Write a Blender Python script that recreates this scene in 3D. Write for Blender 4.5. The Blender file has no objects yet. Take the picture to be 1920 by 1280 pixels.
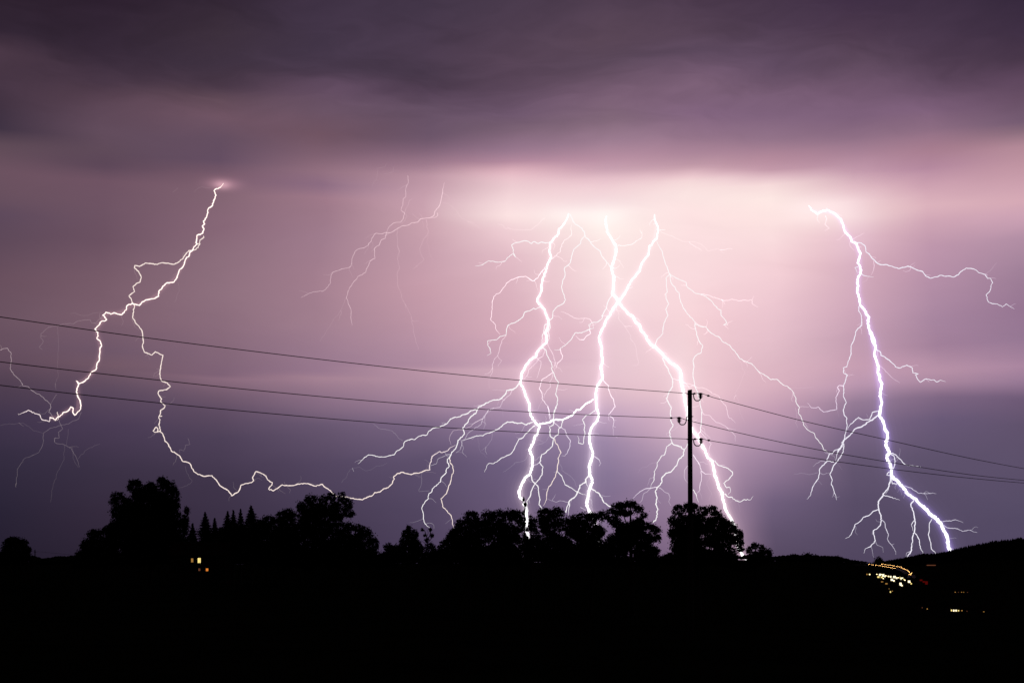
import bpy, math, random
import numpy as np
from mathutils import Vector

# ------------------------------------------------------------------ camera
F = 2637.0            # focal length in photograph pixels (1920 wide)
HZ = 1062.0           # pixel row of the true horizon
EYE = 1.7
sc = bpy.context.scene
cam_d = bpy.data.cameras.new('camera')
cam = bpy.data.objects.new('camera', cam_d)
sc.collection.objects.link(cam)
cam.location = (0, 0, EYE)
cam.rotation_euler = (math.radians(90), 0, 0)
cam_d.sensor_width = 36
cam_d.lens = 36 * F / 1920
cam_d.shift_y = (HZ - 640) / 1920
cam_d.clip_start = 0.1
cam_d.clip_end = 40000
sc.camera = cam
sc.render.resolution_x, sc.render.resolution_y = 1024, 682

sc.view_settings.view_transform = 'Standard'
sc.view_settings.look = 'None'
sc.view_settings.exposure = 0
sc.view_settings.gamma = 1
sc.view_settings.use_curve_mapping = False
sc.cycles.transparent_max_bounces = 48
sc.cycles.max_bounces = 4
sc.cycles.use_denoising = True


def lin(c):
    c = c / 255.0
    return c / 12.92 if c <= 0.04045 else ((c + 0.055) / 1.055) ** 2.4


def lin3(r, g, b):
    return (lin(r), lin(g), lin(b))


# ------------------------------------------------------------------ sky: storm cloud lit from inside
# columns of cloud brightness: photograph x, then (row, r, g, b)
SKY = [
 (0, [(0,45,34,46),(60,48,37,50),(100,72,55,68),(150,70,54,68),(200,66,52,66),(240,62,50,66),(270,94,74,86),(320,108,82,96),(360,104,80,94),(400,93,73,91),(450,94,73,89),(520,105,80,94),(600,108,84,98),(680,98,76,92),(720,82,65,82),(780,66,54,76),(850,54,46,66),(950,42,36,54),(1050,34,28,44)]),
 (200, [(0,46,34,48),(60,52,40,54),(110,58,45,59),(150,70,54,68),(185,90,69,83),(240,98,76,92),(280,96,75,90),(310,92,71,88),(340,112,84,100),(400,110,84,100),(450,108,82,98),(520,120,92,106),(600,124,96,110),(660,112,88,106),(690,116,90,104),(740,92,74,94),(800,74,60,84),(880,60,50,70),(960,52,42,60),(1050,42,34,50)]),
 (415, [(0,54,42,56),(60,60,48,60),(100,62,50,64),(150,74,58,72),(180,98,76,88),(220,110,84,98),(260,100,78,96),(300,100,78,98),(330,122,92,108),(370,132,102,116),(430,136,104,120),(480,140,110,124),(550,142,112,126),(620,138,108,124),(680,130,102,120),(704,126,98,118),(711,138,107,125),(735,118,93,112),(765,98,79,101),(820,78,65,88),(900,64,53,74),(1000,57,47,67),(1050,50,41,60)]),
 (600, [(0,62,50,62),(80,66,54,66),(130,72,58,70),(170,92,72,86),(210,104,82,94),(250,112,84,98),(285,126,96,112),(320,146,112,128),(350,140,108,130),(375,160,122,138),(400,158,122,138),(450,160,125,142),(520,162,126,142),(600,160,126,142),(660,154,122,142),(699,152,120,142),(708,166,131,148),(745,140,112,134),(795,104,87,112),(870,82,69,94),(960,70,59,82),(1050,60,50,72)]),
 (800, [(0,66,54,66),(80,72,58,70),(130,74,60,72),(170,86,68,82),(210,102,82,96),(260,106,84,104),(285,132,102,122),(310,160,124,142),(330,186,147,162),(370,202,162,176),(420,204,164,176),(480,198,158,172),(540,198,156,170),(600,190,150,166),(660,178,142,162),(684,174,139,160),(693,187,150,167),(740,164,133,155),(790,124,104,132),(860,96,82,110),(950,82,70,96),(1050,76,64,90)]),
 (960, [(0,74,60,72),(100,86,68,80),(170,96,76,90),(220,108,86,102),(250,120,96,114),(280,150,118,140),(303,180,138,158),(318,216,172,184),(345,234,200,206),(380,248,220,222),(402,252,226,226),(430,242,208,214),(480,228,190,200),(550,220,180,192),(620,214,172,186),(682,203,165,184),(691,213,176,191),(725,206,170,187),(770,172,144,172),(820,134,114,146),(880,112,96,128),(950,104,88,118),(1050,92,76,104)]),
 (1135, [(0,78,62,74),(60,88,70,80),(120,92,74,86),(190,114,90,104),(240,130,104,122),(270,156,124,144),(300,184,143,162),(318,200,160,176),(334,228,190,200),(350,242,208,214),(370,246,218,222),(395,254,236,234),(430,254,236,232),(480,252,226,226),(550,246,216,220),(620,232,194,206),(700,228,192,204),(740,222,186,200),(780,190,160,188),(830,156,134,166),(900,134,116,148),(970,122,102,134),(1050,104,86,116)]),
 (1300, [(0,74,58,70),(60,86,68,80),(100,90,72,86),(150,112,88,104),(180,122,96,112),(220,128,100,120),(260,146,114,136),(290,172,134,154),(314,196,156,170),(328,234,196,204),(338,248,220,220),(360,253,230,228),(400,253,226,226),(460,251,222,224),(530,248,216,220),(600,244,206,212),(680,238,200,208),(740,234,196,206),(790,216,178,196),(850,190,158,182),(920,164,136,162),(1000,140,114,142),(1050,126,102,130)]),
 (1450, [(0,72,56,70),(80,86,68,82),(130,96,76,92),(170,120,94,112),(220,130,102,122),(260,148,116,138),(295,180,138,156),(318,198,156,172),(332,232,196,204),(343,248,220,220),(370,254,232,228),(400,254,228,226),(450,250,220,222),(500,244,208,214),(580,236,198,208),(660,226,188,200),(720,218,178,192),(770,196,158,180),(820,172,142,168),(870,150,124,152),(940,112,95,124),(1000,96,82,108),(1050,86,73,97)]),
 (1600, [(0,66,50,66),(60,78,60,74),(120,94,74,88),(170,116,90,108),(220,126,98,118),(260,144,112,134),(295,174,134,154),(320,194,152,170),(350,226,188,196),(375,244,212,214),(400,246,216,216),(440,230,190,200),(500,214,172,186),(580,206,166,184),(640,196,158,178),(690,198,158,178),(725,186,150,174),(755,150,124,150),(800,124,104,134),(860,102,88,114),(940,89,77,103),(1050,81,70,95)]),
 (1750, [(0,62,48,62),(60,72,56,70),(100,80,62,76),(150,98,76,92),(200,122,94,114),(240,140,108,130),(280,168,126,144),(310,182,138,160),(340,206,162,178),(380,222,180,190),(410,208,166,182),(460,190,150,172),(520,182,144,168),(600,168,134,160),(650,162,128,154),(700,184,146,168),(725,168,134,158),(748,128,104,132),(790,106,90,120),(860,94,82,108),(950,87,76,102),(1050,80,70,95)]),
 (1920, [(0,54,42,56),(50,62,48,62),(90,70,54,66),(130,92,70,86),(180,106,82,98),(225,116,92,108),(245,138,108,124),(275,180,138,152),(310,194,150,164),(350,206,162,176),(375,214,170,182),(400,204,162,180),(440,180,144,166),(500,162,130,154),(580,150,118,146),(640,150,120,148),(690,170,134,160),(720,150,120,148),(748,110,90,118),(800,96,82,108),(870,92,80,106),(950,86,76,102),(1050,80,70,96)]),
]
# extra pools of light in the cloud where the strokes leave it: x, y, sx, sy (pixels), linear rgb
POOLS = [
 (418, 345, 19, 7, (.20, .10, .12)), (416, 347, 9, 5, (.25, .15, .16)),
 (1065, 402, 30, 12, (.04, .08, .07)), (1136, 408, 28, 16, (.04, .08, .07)),
 (1535, 392, 45, 18, (.08, .11, .11)), (925, 330, 70, 10, (.06, .04, .04)),
 (1152, 560, 40, 100, (.01, .035, .025)), (1230, 640, 55, 60, (.03, .05, .04)),
 (1280, 740, 26, 100, (.03, .06, .05)), (1345, 920, 20, 110, (.13, .09, .09)),
 (1385, 1010, 24, 60, (.08, .05, .06)), (1600, 450, 30, 60, (.02, .03, .05)),
]


def azt(x, y):
    u = (x - 960) / F
    return math.atan(u), (HZ - y) / F / math.sqrt(1 + u * u)


world = bpy.data.worlds.new('World')
sc.world = world
world.use_nodes = True
nt = world.node_tree
nt.nodes.clear()


def node(t, **kw):
    n = nt.nodes.new(t)
    for k, v in kw.items():
        setattr(n, k, v)
    return n


def wire_in(n, i, v):
    if isinstance(v, bpy.types.NodeSocket):
        nt.links.new(v, n.inputs[i])
    else:
        n.inputs[i].default_value = v


def mth(op, a, b=None, c=None):
    n = node('ShaderNodeMath', operation=op)
    wire_in(n, 0, a)
    if b is not None:
        wire_in(n, 1, b)
    if c is not None:
        wire_in(n, 2, c)
    return n.outputs[0]


def maprange(v, a, b, c=0.0, d=1.0, kind='SMOOTHSTEP'):
    n = node('ShaderNodeMapRange', interpolation_type=kind)
    for i, x in enumerate((v, a, b, c, d)):
        wire_in(n, i, x)
    return n.outputs[0]


tc = node('ShaderNodeTexCoord')
sep = node('ShaderNodeSeparateXYZ')
nt.links.new(tc.outputs['Generated'], sep.inputs[0])
dx, dy, dz = sep.outputs
az = mth('ARCTAN2', dx, dy)
hyp = mth('SQRT', mth('ADD', mth('MULTIPLY', dx, dx), mth('MULTIPLY', dy, dy)))
tel = mth('DIVIDE', dz, mth('MAXIMUM', hyp, 0.001))
# cloud noise: stretched sideways, as flat layers are near the horizon
cmb = node('ShaderNodeCombineXYZ')
wire_in(cmb, 0, mth('MULTIPLY', az, 4.0))
wire_in(cmb, 1, mth('MULTIPLY', tel, 13.0))


def cloud(scale, detail, off):
    mp = node('ShaderNodeVectorMath', operation='ADD')
    nt.links.new(cmb.outputs[0], mp.inputs[0])
    mp.inputs[1].default_value = off
    n = node('ShaderNodeTexNoise')
    n.inputs['Scale'].default_value = scale
    n.inputs['Detail'].default_value = detail
    n.inputs['Roughness'].default_value = 0.5
    nt.links.new(mp.outputs[0], n.inputs['Vector'])
    return mth('SUBTRACT', n.outputs['Fac'], 0.5)


n1 = cloud(1.3, 3, (3, 1, 0))
cmb2 = node('ShaderNodeCombineXYZ')
wire_in(cmb2, 0, mth('ADD', mth('MULTIPLY', az, 4.0), mth('MULTIPLY', n1, 0.9)))
wire_in(cmb2, 1, mth('ADD', mth('MULTIPLY', tel, 13.0), mth('MULTIPLY', n1, 1.6)))
cmb = cmb2
n2, n3 = cloud(2.4, 5, (9, 4, 2)), cloud(6.5, 5, (1, 8, 5))
upper = maprange(tel, 0.285, 0.345)
warp = mth('MULTIPLY', n1, mth('ADD', 0.012, mth('MULTIPLY', upper, 0.035)))
telw = mth('ADD', tel, warp)
azw = mth('ADD', az, mth('MULTIPLY', n1, 0.03))

T0, T1 = -0.01, 0.62


def ramp(col):
    x, st = col
    n = node('ShaderNodeValToRGB')
    r = n.color_ramp
    r.interpolation = 'LINEAR'
    pts = [((azt(x, y)[1] - T0) / (T1 - T0), lin3(a, b - (1 if y < 240 else 0), c + (5 if y < 240 and x > 500 else 0))) for y, a, b, c in st]
    top = pts[0][1]
    pts.append((0.80, tuple(v * 0.6 for v in top)))
    pts.append((1.0, tuple(v * 0.35 for v in top)))
    pts.sort()
    while len(r.elements) > 1:
        r.elements.remove(r.elements[0])
    r.elements[0].position = pts[0][0]
    r.elements[0].color = (*pts[0][1], 1)
    for p, c in pts[1:]:
        e = r.elements.new(min(p, 1.0))
        e.color = (*c, 1)
    nt.links.new(fac, n.inputs[0])
    return n.outputs[0]


fac = maprange(telw, T0, T1, kind='LINEAR')


def mixc(f, a, b):
    n = node('ShaderNodeMix', data_type='RGBA')
    wire_in(n, 0, f)
    nt.links.new(a, n.inputs[6])
    if isinstance(b, bpy.types.NodeSocket):
        nt.links.new(b, n.inputs[7])
    else:
        n.inputs[7].default_value = (*b, 1)
    return n.outputs[2]


res = ramp(SKY[0])
for k in range(1, len(SKY)):
    a0, a1 = azt(SKY[k - 1][0], 0)[0], azt(SKY[k][0], 0)[0]
    res = mixc(maprange(azw, a0, a1, kind='LINEAR'), res, ramp(SKY[k]))
# round the back the storm cloud is unlit
away = maprange(mth('ABSOLUTE', az), 0.42, 1.3)
res = mixc(away, res, lin3(20, 16, 22))
# streaks and softness of the cloud
amp = mth('ADD', 0.06, mth('MULTIPLY', upper, 0.42))
gain = mth('ADD', 1.0, mth('MULTIPLY', mth('ADD', mth('MULTIPLY', n2, 1.2), mth('MULTIPLY', n3, 0.8)), amp))
mul = node('ShaderNodeVectorMath', operation='SCALE')
nt.links.new(res, mul.inputs[0])
nt.links.new(gain, mul.inputs['Scale'])
res = mul.outputs[0]
for x, y, sx, sy, c in POOLS:
    a0, t0 = azt(x, y)
    ea = mth('POWER', mth('ABSOLUTE', mth('DIVIDE', mth('SUBTRACT', az, a0), sx / F)), 2.0)
    et = mth('POWER', mth('ABSOLUTE', mth('DIVIDE', mth('SUBTRACT', tel, t0), sy / F)), 2.0)
    g = mth('EXPONENT', mth('MULTIPLY', mth('ADD', ea, et), -0.5))
    s = node('ShaderNodeVectorMath', operation='SCALE')
    s.inputs[0].default_value = c
    nt.links.new(g, s.inputs['Scale'])
    ad = node('ShaderNodeVectorMath', operation='ADD')
    nt.links.new(res, ad.inputs[0])
    nt.links.new(s.outputs[0], ad.inputs[1])
    res = ad.outputs[0]
bg = node('ShaderNodeBackground')
nt.links.new(res, bg.inputs[0])
bg.inputs[1].default_value = 1.0
wo = node('ShaderNodeOutputWorld')
nt.links.new(bg.outputs[0], wo.inputs[0])

# ------------------------------------------------------------------ helpers
rng = np.random.default_rng(7)
random.seed(7)
COL = sc.collection


def at(px, py, d):
    return Vector(((px - 960) / F * d, d, EYE + (HZ - py) / F * d))


def tag(o, label=None, cat=None, group=None, kind=None):
    if label: o['label'] = label
    if cat: o['category'] = cat
    if group: o['group'] = group
    if kind: o['kind'] = kind
    return o


def empty(name, loc, rz=0.0):
    o = bpy.data.objects.new(name, None)
    o.empty_display_size = 0.5
    o.location = loc
    o.rotation_euler = (0, 0, rz)
    COL.objects.link(o)
    return o


def mesh_obj(name, verts, faces, mat, parent=None, smooth=False, loc=None):
    """verts (N,3) in the parent's space; faces: (M,k) array or list of tuples."""
    me = bpy.data.meshes.new(name)
    v = np.asarray(verts, dtype=np.float32)
    if isinstance(faces, np.ndarray):
        m, k = faces.shape
        me.vertices.add(len(v))
        me.vertices.foreach_set('co', v.ravel())
        me.loops.add(m * k)
        me.loops.foreach_set('vertex_index', faces.astype(np.int32).ravel())
        me.polygons.add(m)
        me.polygons.foreach_set('loop_start', np.arange(0, m * k, k, dtype=np.int32))
        me.polygons.foreach_set('loop_total', np.full(m, k, dtype=np.int32))
        me.update(calc_edges=True)
    else:
        me.from_pydata([tuple(map(float, p)) for p in v], [], faces)
        me.update()
    if smooth:
        me.polygons.foreach_set('use_smooth', np.ones(len(me.polygons), dtype=bool))
    me.materials.append(mat)
    o = bpy.data.objects.new(name, me)
    COL.objects.link(o)
    if parent is not None:
        o.parent = parent
    if loc is not None:
        o.location = loc
    return o


def copy_tree(o, parent=None):
    c = o.copy()
    COL.objects.link(c)
    c.parent = parent
    for ch in list(o.children):
        copy_tree(ch, c)
    return c


class MB:
    """collects plain shapes that make up ONE mesh"""
    def __init__(s):
        s.v, s.f = [], []

    def add(s, v, f):
        b = len(s.v)
        s.v += [tuple(map(float, p)) for p in v]
        s.f += [tuple(i + b for i in q) for q in f]
        return s

    def box(s, x0, y0, z0, x1, y1, z1):
        v = [(x, y, z) for z in (z0, z1) for y in (y0, y1) for x in (x0, x1)]
        f = [(0, 2, 3, 1), (4, 5, 7, 6), (0, 1, 5, 4), (2, 6, 7, 3), (0, 4, 6, 2), (1, 3, 7, 5)]
        return s.add(v, f)

    def tube(s, pts, rad, n=8, cap=True):
        v, f = tube(pts, rad, n, cap)
        return s.add(v, f)

    def lathe(s, prof, n=16, at=(0, 0, 0)):
        v, f = [], []
        for r, z in prof:
            for k in range(n):
                a = 2 * math.pi * k / n
                v.append((at[0] + r * math.cos(a), at[1] + r * math.sin(a), at[2] + z))
        for i in range(len(prof) - 1):
            for k in range(n):
                k2 = (k + 1) % n
                f.append((i * n + k, i * n + k2, (i + 1) * n + k2, (i + 1) * n + k))
        f.append(tuple(reversed(range(n))))
        f.append(tuple(range((len(prof) - 1) * n, len(prof) * n)))
        return s.add(v, f)

    def build(s, name, mat, parent=None, smooth=False, loc=None):
        return mesh_obj(name, s.v, s.f, mat, parent, smooth, loc)


def tube(pts, rad, n=6, cap=True, ref=None):
    p = np.array([tuple(q) for q in pts], dtype=float)
    r = np.full(len(p), rad, dtype=float) if np.isscalar(rad) else np.asarray(rad, dtype=float)
    t = np.gradient(p, axis=0)
    t /= np.maximum(np.linalg.norm(t, axis=1, keepdims=True), 1e-9)
    if ref is None:
        m = np.abs(t).mean(axis=0)
        ref = np.eye(3)[int(np.argmin(m))]
    a = np.cross(t, ref)
    a /= np.maximum(np.linalg.norm(a, axis=1, keepdims=True), 1e-9)
    b = np.cross(t, a)
    ang = np.arange(n) * 2 * math.pi / n
    v = p[:, None, :] + r[:, None, None] * (np.cos(ang)[None, :, None] * a[:, None, :] + np.sin(ang)[None, :, None] * b[:, None, :])
    v = v.reshape(-1, 3)
    f = []
    for i in range(len(p) - 1):
        for k in range(n):
            k2 = (k + 1) % n
            f.append((i * n + k, i * n + k2, (i + 1) * n + k2, (i + 1) * n + k))
    if cap:
        f.append(tuple(reversed(range(n))))
        f.append(tuple(range((len(p) - 1) * n, len(p) * n)))
    return v, f


# ------------------------------------------------------------------ materials
def material(name, col, rough=0.9, col2=None, scale=5.0, bump=0.0, metal=0.0, spec=0.2):
    m = bpy.data.materials.new(name)
    m.use_nodes = True
    t = m.node_tree
    b = t.nodes['Principled BSDF']
    b.inputs['Roughness'].default_value = rough
    b.inputs['Metallic'].default_value = metal
    b.inputs['Specular IOR Level'].default_value = spec
    if col2 is None:
        col2 = tuple(c * 0.6 for c in col)
    tcn = t.nodes.new('ShaderNodeTexCoord')
    n = t.nodes.new('ShaderNodeTexNoise')
    n.inputs['Scale'].default_value = scale
    n.inputs['Detail'].default_value = 5
    t.links.new(tcn.outputs['Object'], n.inputs['Vector'])
    r = t.nodes.new('ShaderNodeValToRGB')
    r.color_ramp.elements[0].position = 0.35
    r.color_ramp.elements[1].position = 0.65
    r.color_ramp.elements[0].color = (*col2, 1)
    r.color_ramp.elements[1].color = (*col, 1)
    t.links.new(n.outputs['Fac'], r.inputs[0])
    t.links.new(r.outputs[0], b.inputs['Base Color'])
    if bump:
        bp = t.nodes.new('ShaderNodeBump')
        bp.inputs['Strength'].default_value = bump
        t.links.new(n.outputs['Fac'], bp.inputs['Height'])
        t.links.new(bp.outputs[0], b.inputs['Normal'])
    return m


def glowing(name, col, strength, additive=False, sample='NONE'):
    m = bpy.data.materials.new(name)
    m.use_nodes = True
    t = m.node_tree
    t.nodes.clear()
    e = t.nodes.new('ShaderNodeEmission')
    e.inputs[0].default_value = (*col, 1)
    e.inputs[1].default_value = strength
    o = t.nodes.new('ShaderNodeOutputMaterial')
    if additive:
        tr = t.nodes.new('ShaderNodeBsdfTransparent')
        ad = t.nodes.new('ShaderNodeAddShader')
        t.links.new(e.outputs[0], ad.inputs[0])
        t.links.new(tr.outputs[0], ad.inputs[1])
        t.links.new(ad.outputs[0], o.inputs[0])
    else:
        t.links.new(e.outputs[0], o.inputs[0])
    m.cycles.emission_sampling = sample
    return m


def halo_volume(name, col, strength):  # emission put into the volume, in place of light scattered by air
    m = bpy.data.materials.new(name)
    m.use_nodes = True
    t = m.node_tree
    t.nodes.clear()
    e = t.nodes.new('ShaderNodeEmission')
    e.inputs[0].default_value = (*col, 1)
    e.inputs[1].default_value = strength
    o = t.nodes.new('ShaderNodeOutputMaterial')
    t.links.new(e.outputs[0], o.inputs['Volume'])
    m.cycles.emission_sampling = 'NONE'
    return m


M_GRASS = material('dark wet meadow', (.016, .019, .009), 1.0, (.009, .011, .006), 0.15, 0.4, 0, 0.0)
M_LEAF = material('dark foliage', (.04, .055, .022), 0.95, (.022, .032, .013), 0.8, 0, 0, 0.0)
M_NEEDLE = material('conifer needles', (.02, .03, .02), 1.0, (.012, .018, .012), 1.2, 0, 0, 0.0)
M_BARK = material('bark', (.07, .05, .035), 0.95, (.03, .022, .016), 6, 0.5)
M_POLE = material('weathered pole wood', (.07, .055, .045), 0.9, (.04, .03, .025), 9, 0.4)
M_IRON = material('dark galvanised iron', (.10, .10, .11), 0.6, (.05, .05, .055), 20, 0.1, 0.6)
M_PORC = material('brown glazed porcelain', (.05, .022, .014), 0.25, (.035, .016, .01), 12, 0, 0, 0.5)
M_WIRE = material('weathered aluminium conductor', (.06, .06, .06), 0.6, (.04, .04, .04), 3, 0, 0.4)

# ------------------------------------------------------------------ terrain
R_TAB = [0, 60, 180, 300, 500, 900, 1200, 1500, 1700, 2300, 15000]
CREST = [(-400,1045,3),(0,1046,2),(50,1048,2),(80,1054,4),(105,1045,7),(150,1043,7),(400,1050,5),(800,1050,3),(1300,1046,2),(1400,1044,2),(1440,1046,3),(1490,1040,5),(1560,1044,4),(1600,1051,2),(1645,1054,1),(1672,1051,2),(1700,1046,5),(1760,1040,7),(1820,1026,7),(1870,1018,7),(1920,1013,7),(2300,1000,7)]


def az_px(x, y):
    if y <= 0:
        return -400.0 if x < 0 else 2300.0
    return max(-400.0, min(2300.0, 960 + F * x / y))


def ground_z(x, y):
    r = math.hypot(x, y)
    px = az_px(x, y)
    cy = np.interp(px, [c[0] for c in CREST], [c[1] for c in CREST])
    ch = np.interp(px, [c[0] for c in CREST], [c[2] for c in CREST])
    zc = EYE + (HZ - cy) * 1700 / F - ch
    z = float(np.interp(r, R_TAB, [0, -1.5, -4.5, -7.7, -13, -11, -5, min(3.2, zc - 1), zc, zc - 8, -40]))
    if y > 0:
        k = 1 / (1 + math.exp((px - 840) / 40))
        z += 6.0 * k * math.exp(-((r - 320) / 120) ** 2)
    return z


rr = [0.0] + list(np.geomspace(3, 14000, 120))
NA = 300
tv, tf = [], []
for i, r in enumerate(rr):
    for k in range(NA):
        a = 2 * math.pi * k / NA
        # finer steps in front of the camera
        a = a + 0.72 * math.sin(a) * -1
        x, y = r * math.sin(a), r * math.cos(a)
        tv.append((x, y, ground_z(x, y) + (0.05 * math.sin(x * 0.9) * math.cos(y * 0.7) if r < 80 else 0)))
for i in range(len(rr) - 1):
    for k in range(NA):
        k2 = (k + 1) % NA
        tf.append((i * NA + k, (i + 1) * NA + k, (i + 1) * NA + k2, i * NA + k2))
ground = mesh_obj('ground', tv, tf, M_GRASS, smooth=True)
tag(ground, 'dark grassy field falling into a valley and rising to hills', kind='structure')

# ------------------------------------------------------------------ lightning
CROPS = dict(a=(0,320,.25), b=(0,600,.25), c=(540,280,.21875), d=(860,360,.1875), e=(1140,360,.1875),
             f=(860,560,.1875), g=(1140,560,.1875), h=(640,760,.1875), i=(900,760,.1875), j=(1160,760,.1875),
             k=(1460,360,.234375), l=(1480,620,.1875), m=(1480,820,.1875), n=(140,860,.1875), o=(460,860,.1875),
             q=(0,560,.3125), z=(0,0,1.0))


def P(s):
    """'f 10,20 30,40 | i 5,5 ...' : traced points, each run in the frame of one detail view"""
    out = []
    for run in s.split('|'):
        w = run.split()
        ox, oy, k = CROPS[w[0]]
        for q in w[1:]:
            x, y = q.split(',')
            out.append((ox + float(x) * k, oy + float(y) * k))
    return out


HUES = {'white': (1.0, .97, .98), 'pink': (1.0, .84, .84), 'warm': (1.0, .84, .77), 'violet': (.93, .90, 1.0)}
BOLT_MATS = {}


def bolt_mat(hue, w):
    lvl = 'core' if w >= 3.2 else 'stroke' if w >= 1.9 else 'thread' if w >= 1.6 else 'wisp' if w >= 1.28 else 'faint' if w >= 1.05 else 'ghost'
    st = {'core': 1.9, 'stroke': 1.0, 'thread': .27, 'wisp': .15, 'faint': .055, 'ghost': .028}[lvl]
    key = (hue, lvl)
    if hue == 'warm' and lvl == 'core':
        st = 1.45
    if key not in BOLT_MATS:
        BOLT_MATS[key] = glowing('%s lightning %s' % (hue, lvl), HUES[hue], st, additive=lvl in ('thread', 'wisp', 'faint', 'ghost'))
    return BOLT_MATS[key]


def jagged(pts, w, rnd):
    """adds the kinks between traced corners, large ones first, then small"""
    def split(pts, step, amp):
        out = [pts[0]]
        for (x0, y0), (x1, y1) in zip(pts[:-1], pts[1:]):
            L = math.hypot(x1 - x0, y1 - y0)
            if L < 0.3:
                continue
            n = max(1, int(L / step))
            for q in range(1, n):
                t = (q + rnd.uniform(-.3, .3)) / n
                o = rnd.gauss(0, amp)
                out.append((x0 + (x1 - x0) * t - (y1 - y0) / L * o, y0 + (y1 - y0) * t + (x1 - x0) / L * o))
            out.append((x1, y1))
        return out
    big = w >= 3.0
    if big:
        pts = split(pts, 11, 1.3)
    pts = split(pts, 6.5, 1.0 if big else .75)
    return split(pts, 2.4, .5 if big else .42)


def bolt(label, depth, hue, channel, branches, glow=None, seed=1):
    """channel/branches: (trace, width at start, width at end[, hue]); widths in photograph pixels"""
    rnd = random.Random(seed)
    root = None
    twigs = MB()

    def dep(x, y):   # the bolt wanders towards and away from the viewer as well
        return depth * (1 + .012 * math.sin(x * .013 + seed) + .010 * math.sin(y * .021 + x * .006 + seed * 2) + .002 * math.sin(y * .09 + seed))

    def strand(name, tr, w0, w1, hu, parent):
        raw = P(tr)
        pts = jagged(raw, w0, rnd)
        n = len(pts)
        P3 = [at(x, y, dep(x, y)) - base for x, y in pts]
        ws = [max(.8, (w0 + (w1 - w0) * (q / max(1, n - 1))) * rnd.uniform(.72, 1.2)) for q in range(n)]
        if name == 'channel':
            for q in range(min(7, n)):
                ws[q] *= .35 + .09 * q
        if w1 < 2.0 and n > 6:
            for q in range(5):
                ws[-1 - q] = min(ws[-1 - q], .5 + .16 * q)
        thin = (.70 if hu == 'warm' else .86) if (w0 + w1) / 2 >= 3.2 else .74
        rad = [w * .5 * thin * depth / F for w in ws]
        v, f = tube(P3, rad, 6 if w0 > 3 else 4, True, ref=np.array([0, 1.0, 0]))
        # hair-fine side twigs
        L = sum(math.hypot(b[0] - a[0], b[1] - a[1]) for a, b in zip(pts[:-1], pts[1:]))
        for _ in range(int(L / (48 if w0 > 1.3 else 90) * rnd.uniform(.5, 1.5))):
            i = rnd.randrange(1, n - 1) if n > 3 else 0
            if n <= 3:
                break
            x, y = pts[i]
            tx, ty = pts[i + 1][0] - pts[i - 1][0], pts[i + 1][1] - pts[i - 1][1]
            ang = math.atan2(ty, tx) + rnd.choice((-1, 1)) * rnd.uniform(.35, 1.2)
            tw = [(x, y)]
            for q in range(rnd.randint(3, 9)):
                ang += rnd.gauss(0, .38)
                st = rnd.uniform(1.6, 4.2)
                tw.append((tw[-1][0] + st * math.cos(ang), tw[-1][1] + st * math.sin(ang)))
            if tw[-1][1] > 1030:
                continue
            r0 = rnd.uniform(.8, 1.15) * .5 * depth / F
            tv_, tf_ = tube([at(a_, b_, dep(a_, b_)) - base for a_, b_ in tw], [r0 * (1 - .65 * q / len(tw)) for q in range(len(tw))], 3, False, ref=np.array([0, 1.0, 0]))
            twigs.add(tv_, tf_)
        return mesh_obj(name, v, f, bolt_mat(hu, (w0 + w1) / 2), parent), raw

    base = at(*P(channel[0])[-1], depth)
    root = empty('lightning_bolt', base)
    tag(root, label, 'lightning bolt', 'lightning bolts striking from the storm cloud')
    ch, raw = strand('channel', channel[0], channel[1], channel[2], hue, root)
    for br in branches:
        strand('branch', br[0], br[1], br[2], br[3] if len(br) > 3 else hue, root)
    tw_o = twigs.build('twigs', bolt_mat(hue, 1.1 if hue in ('pink', 'warm') else 1.4), root)
    tw_o['kind'] = 'stuff'
    if glow:
        # smooth centre line, then nested emissive sleeves that paint the halo round the stroke
        pts = [raw[0]]
        for q in raw[1:]:
            if math.hypot(q[0] - pts[-1][0], q[1] - pts[-1][1]) > 5:
                pts.append(q)
        for it in range(2):
            pts = [pts[0]] + [tuple((pts[q - 1][s] + 2 * pts[q][s] + pts[q + 1][s]) / 4 for s in (0, 1)) for q in range(1, len(pts) - 1)] + [pts[-1]]
        for wpx, col, rad_ in glow:
            P3 = [at(x, y, dep(x, y)) - base for x, y in pts]
            n = len(P3)
            r_ = wpx * .5 * depth / F
            rads = [r_ * (.32 + .68 * min(1, q / (n * .5))) * (.6 + .4 * min(1, q / 5)) for q in range(n)]
            v, f = tube(P3, rads, 10, True, ref=np.array([0, 1.0, 0]))
            mesh_obj('glow', v, f, halo_volume('emissive halo', col, rad_ / (2 * r_)), ch)
    return root


GL = lambda k, inner, outer: [(11, inner, .13 * k), (18, outer, .065 * k), (28, outer, .038 * k), (42, outer, .021 * k), (62, outer, .011 * k), (92, outer, .006 * k)]

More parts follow.
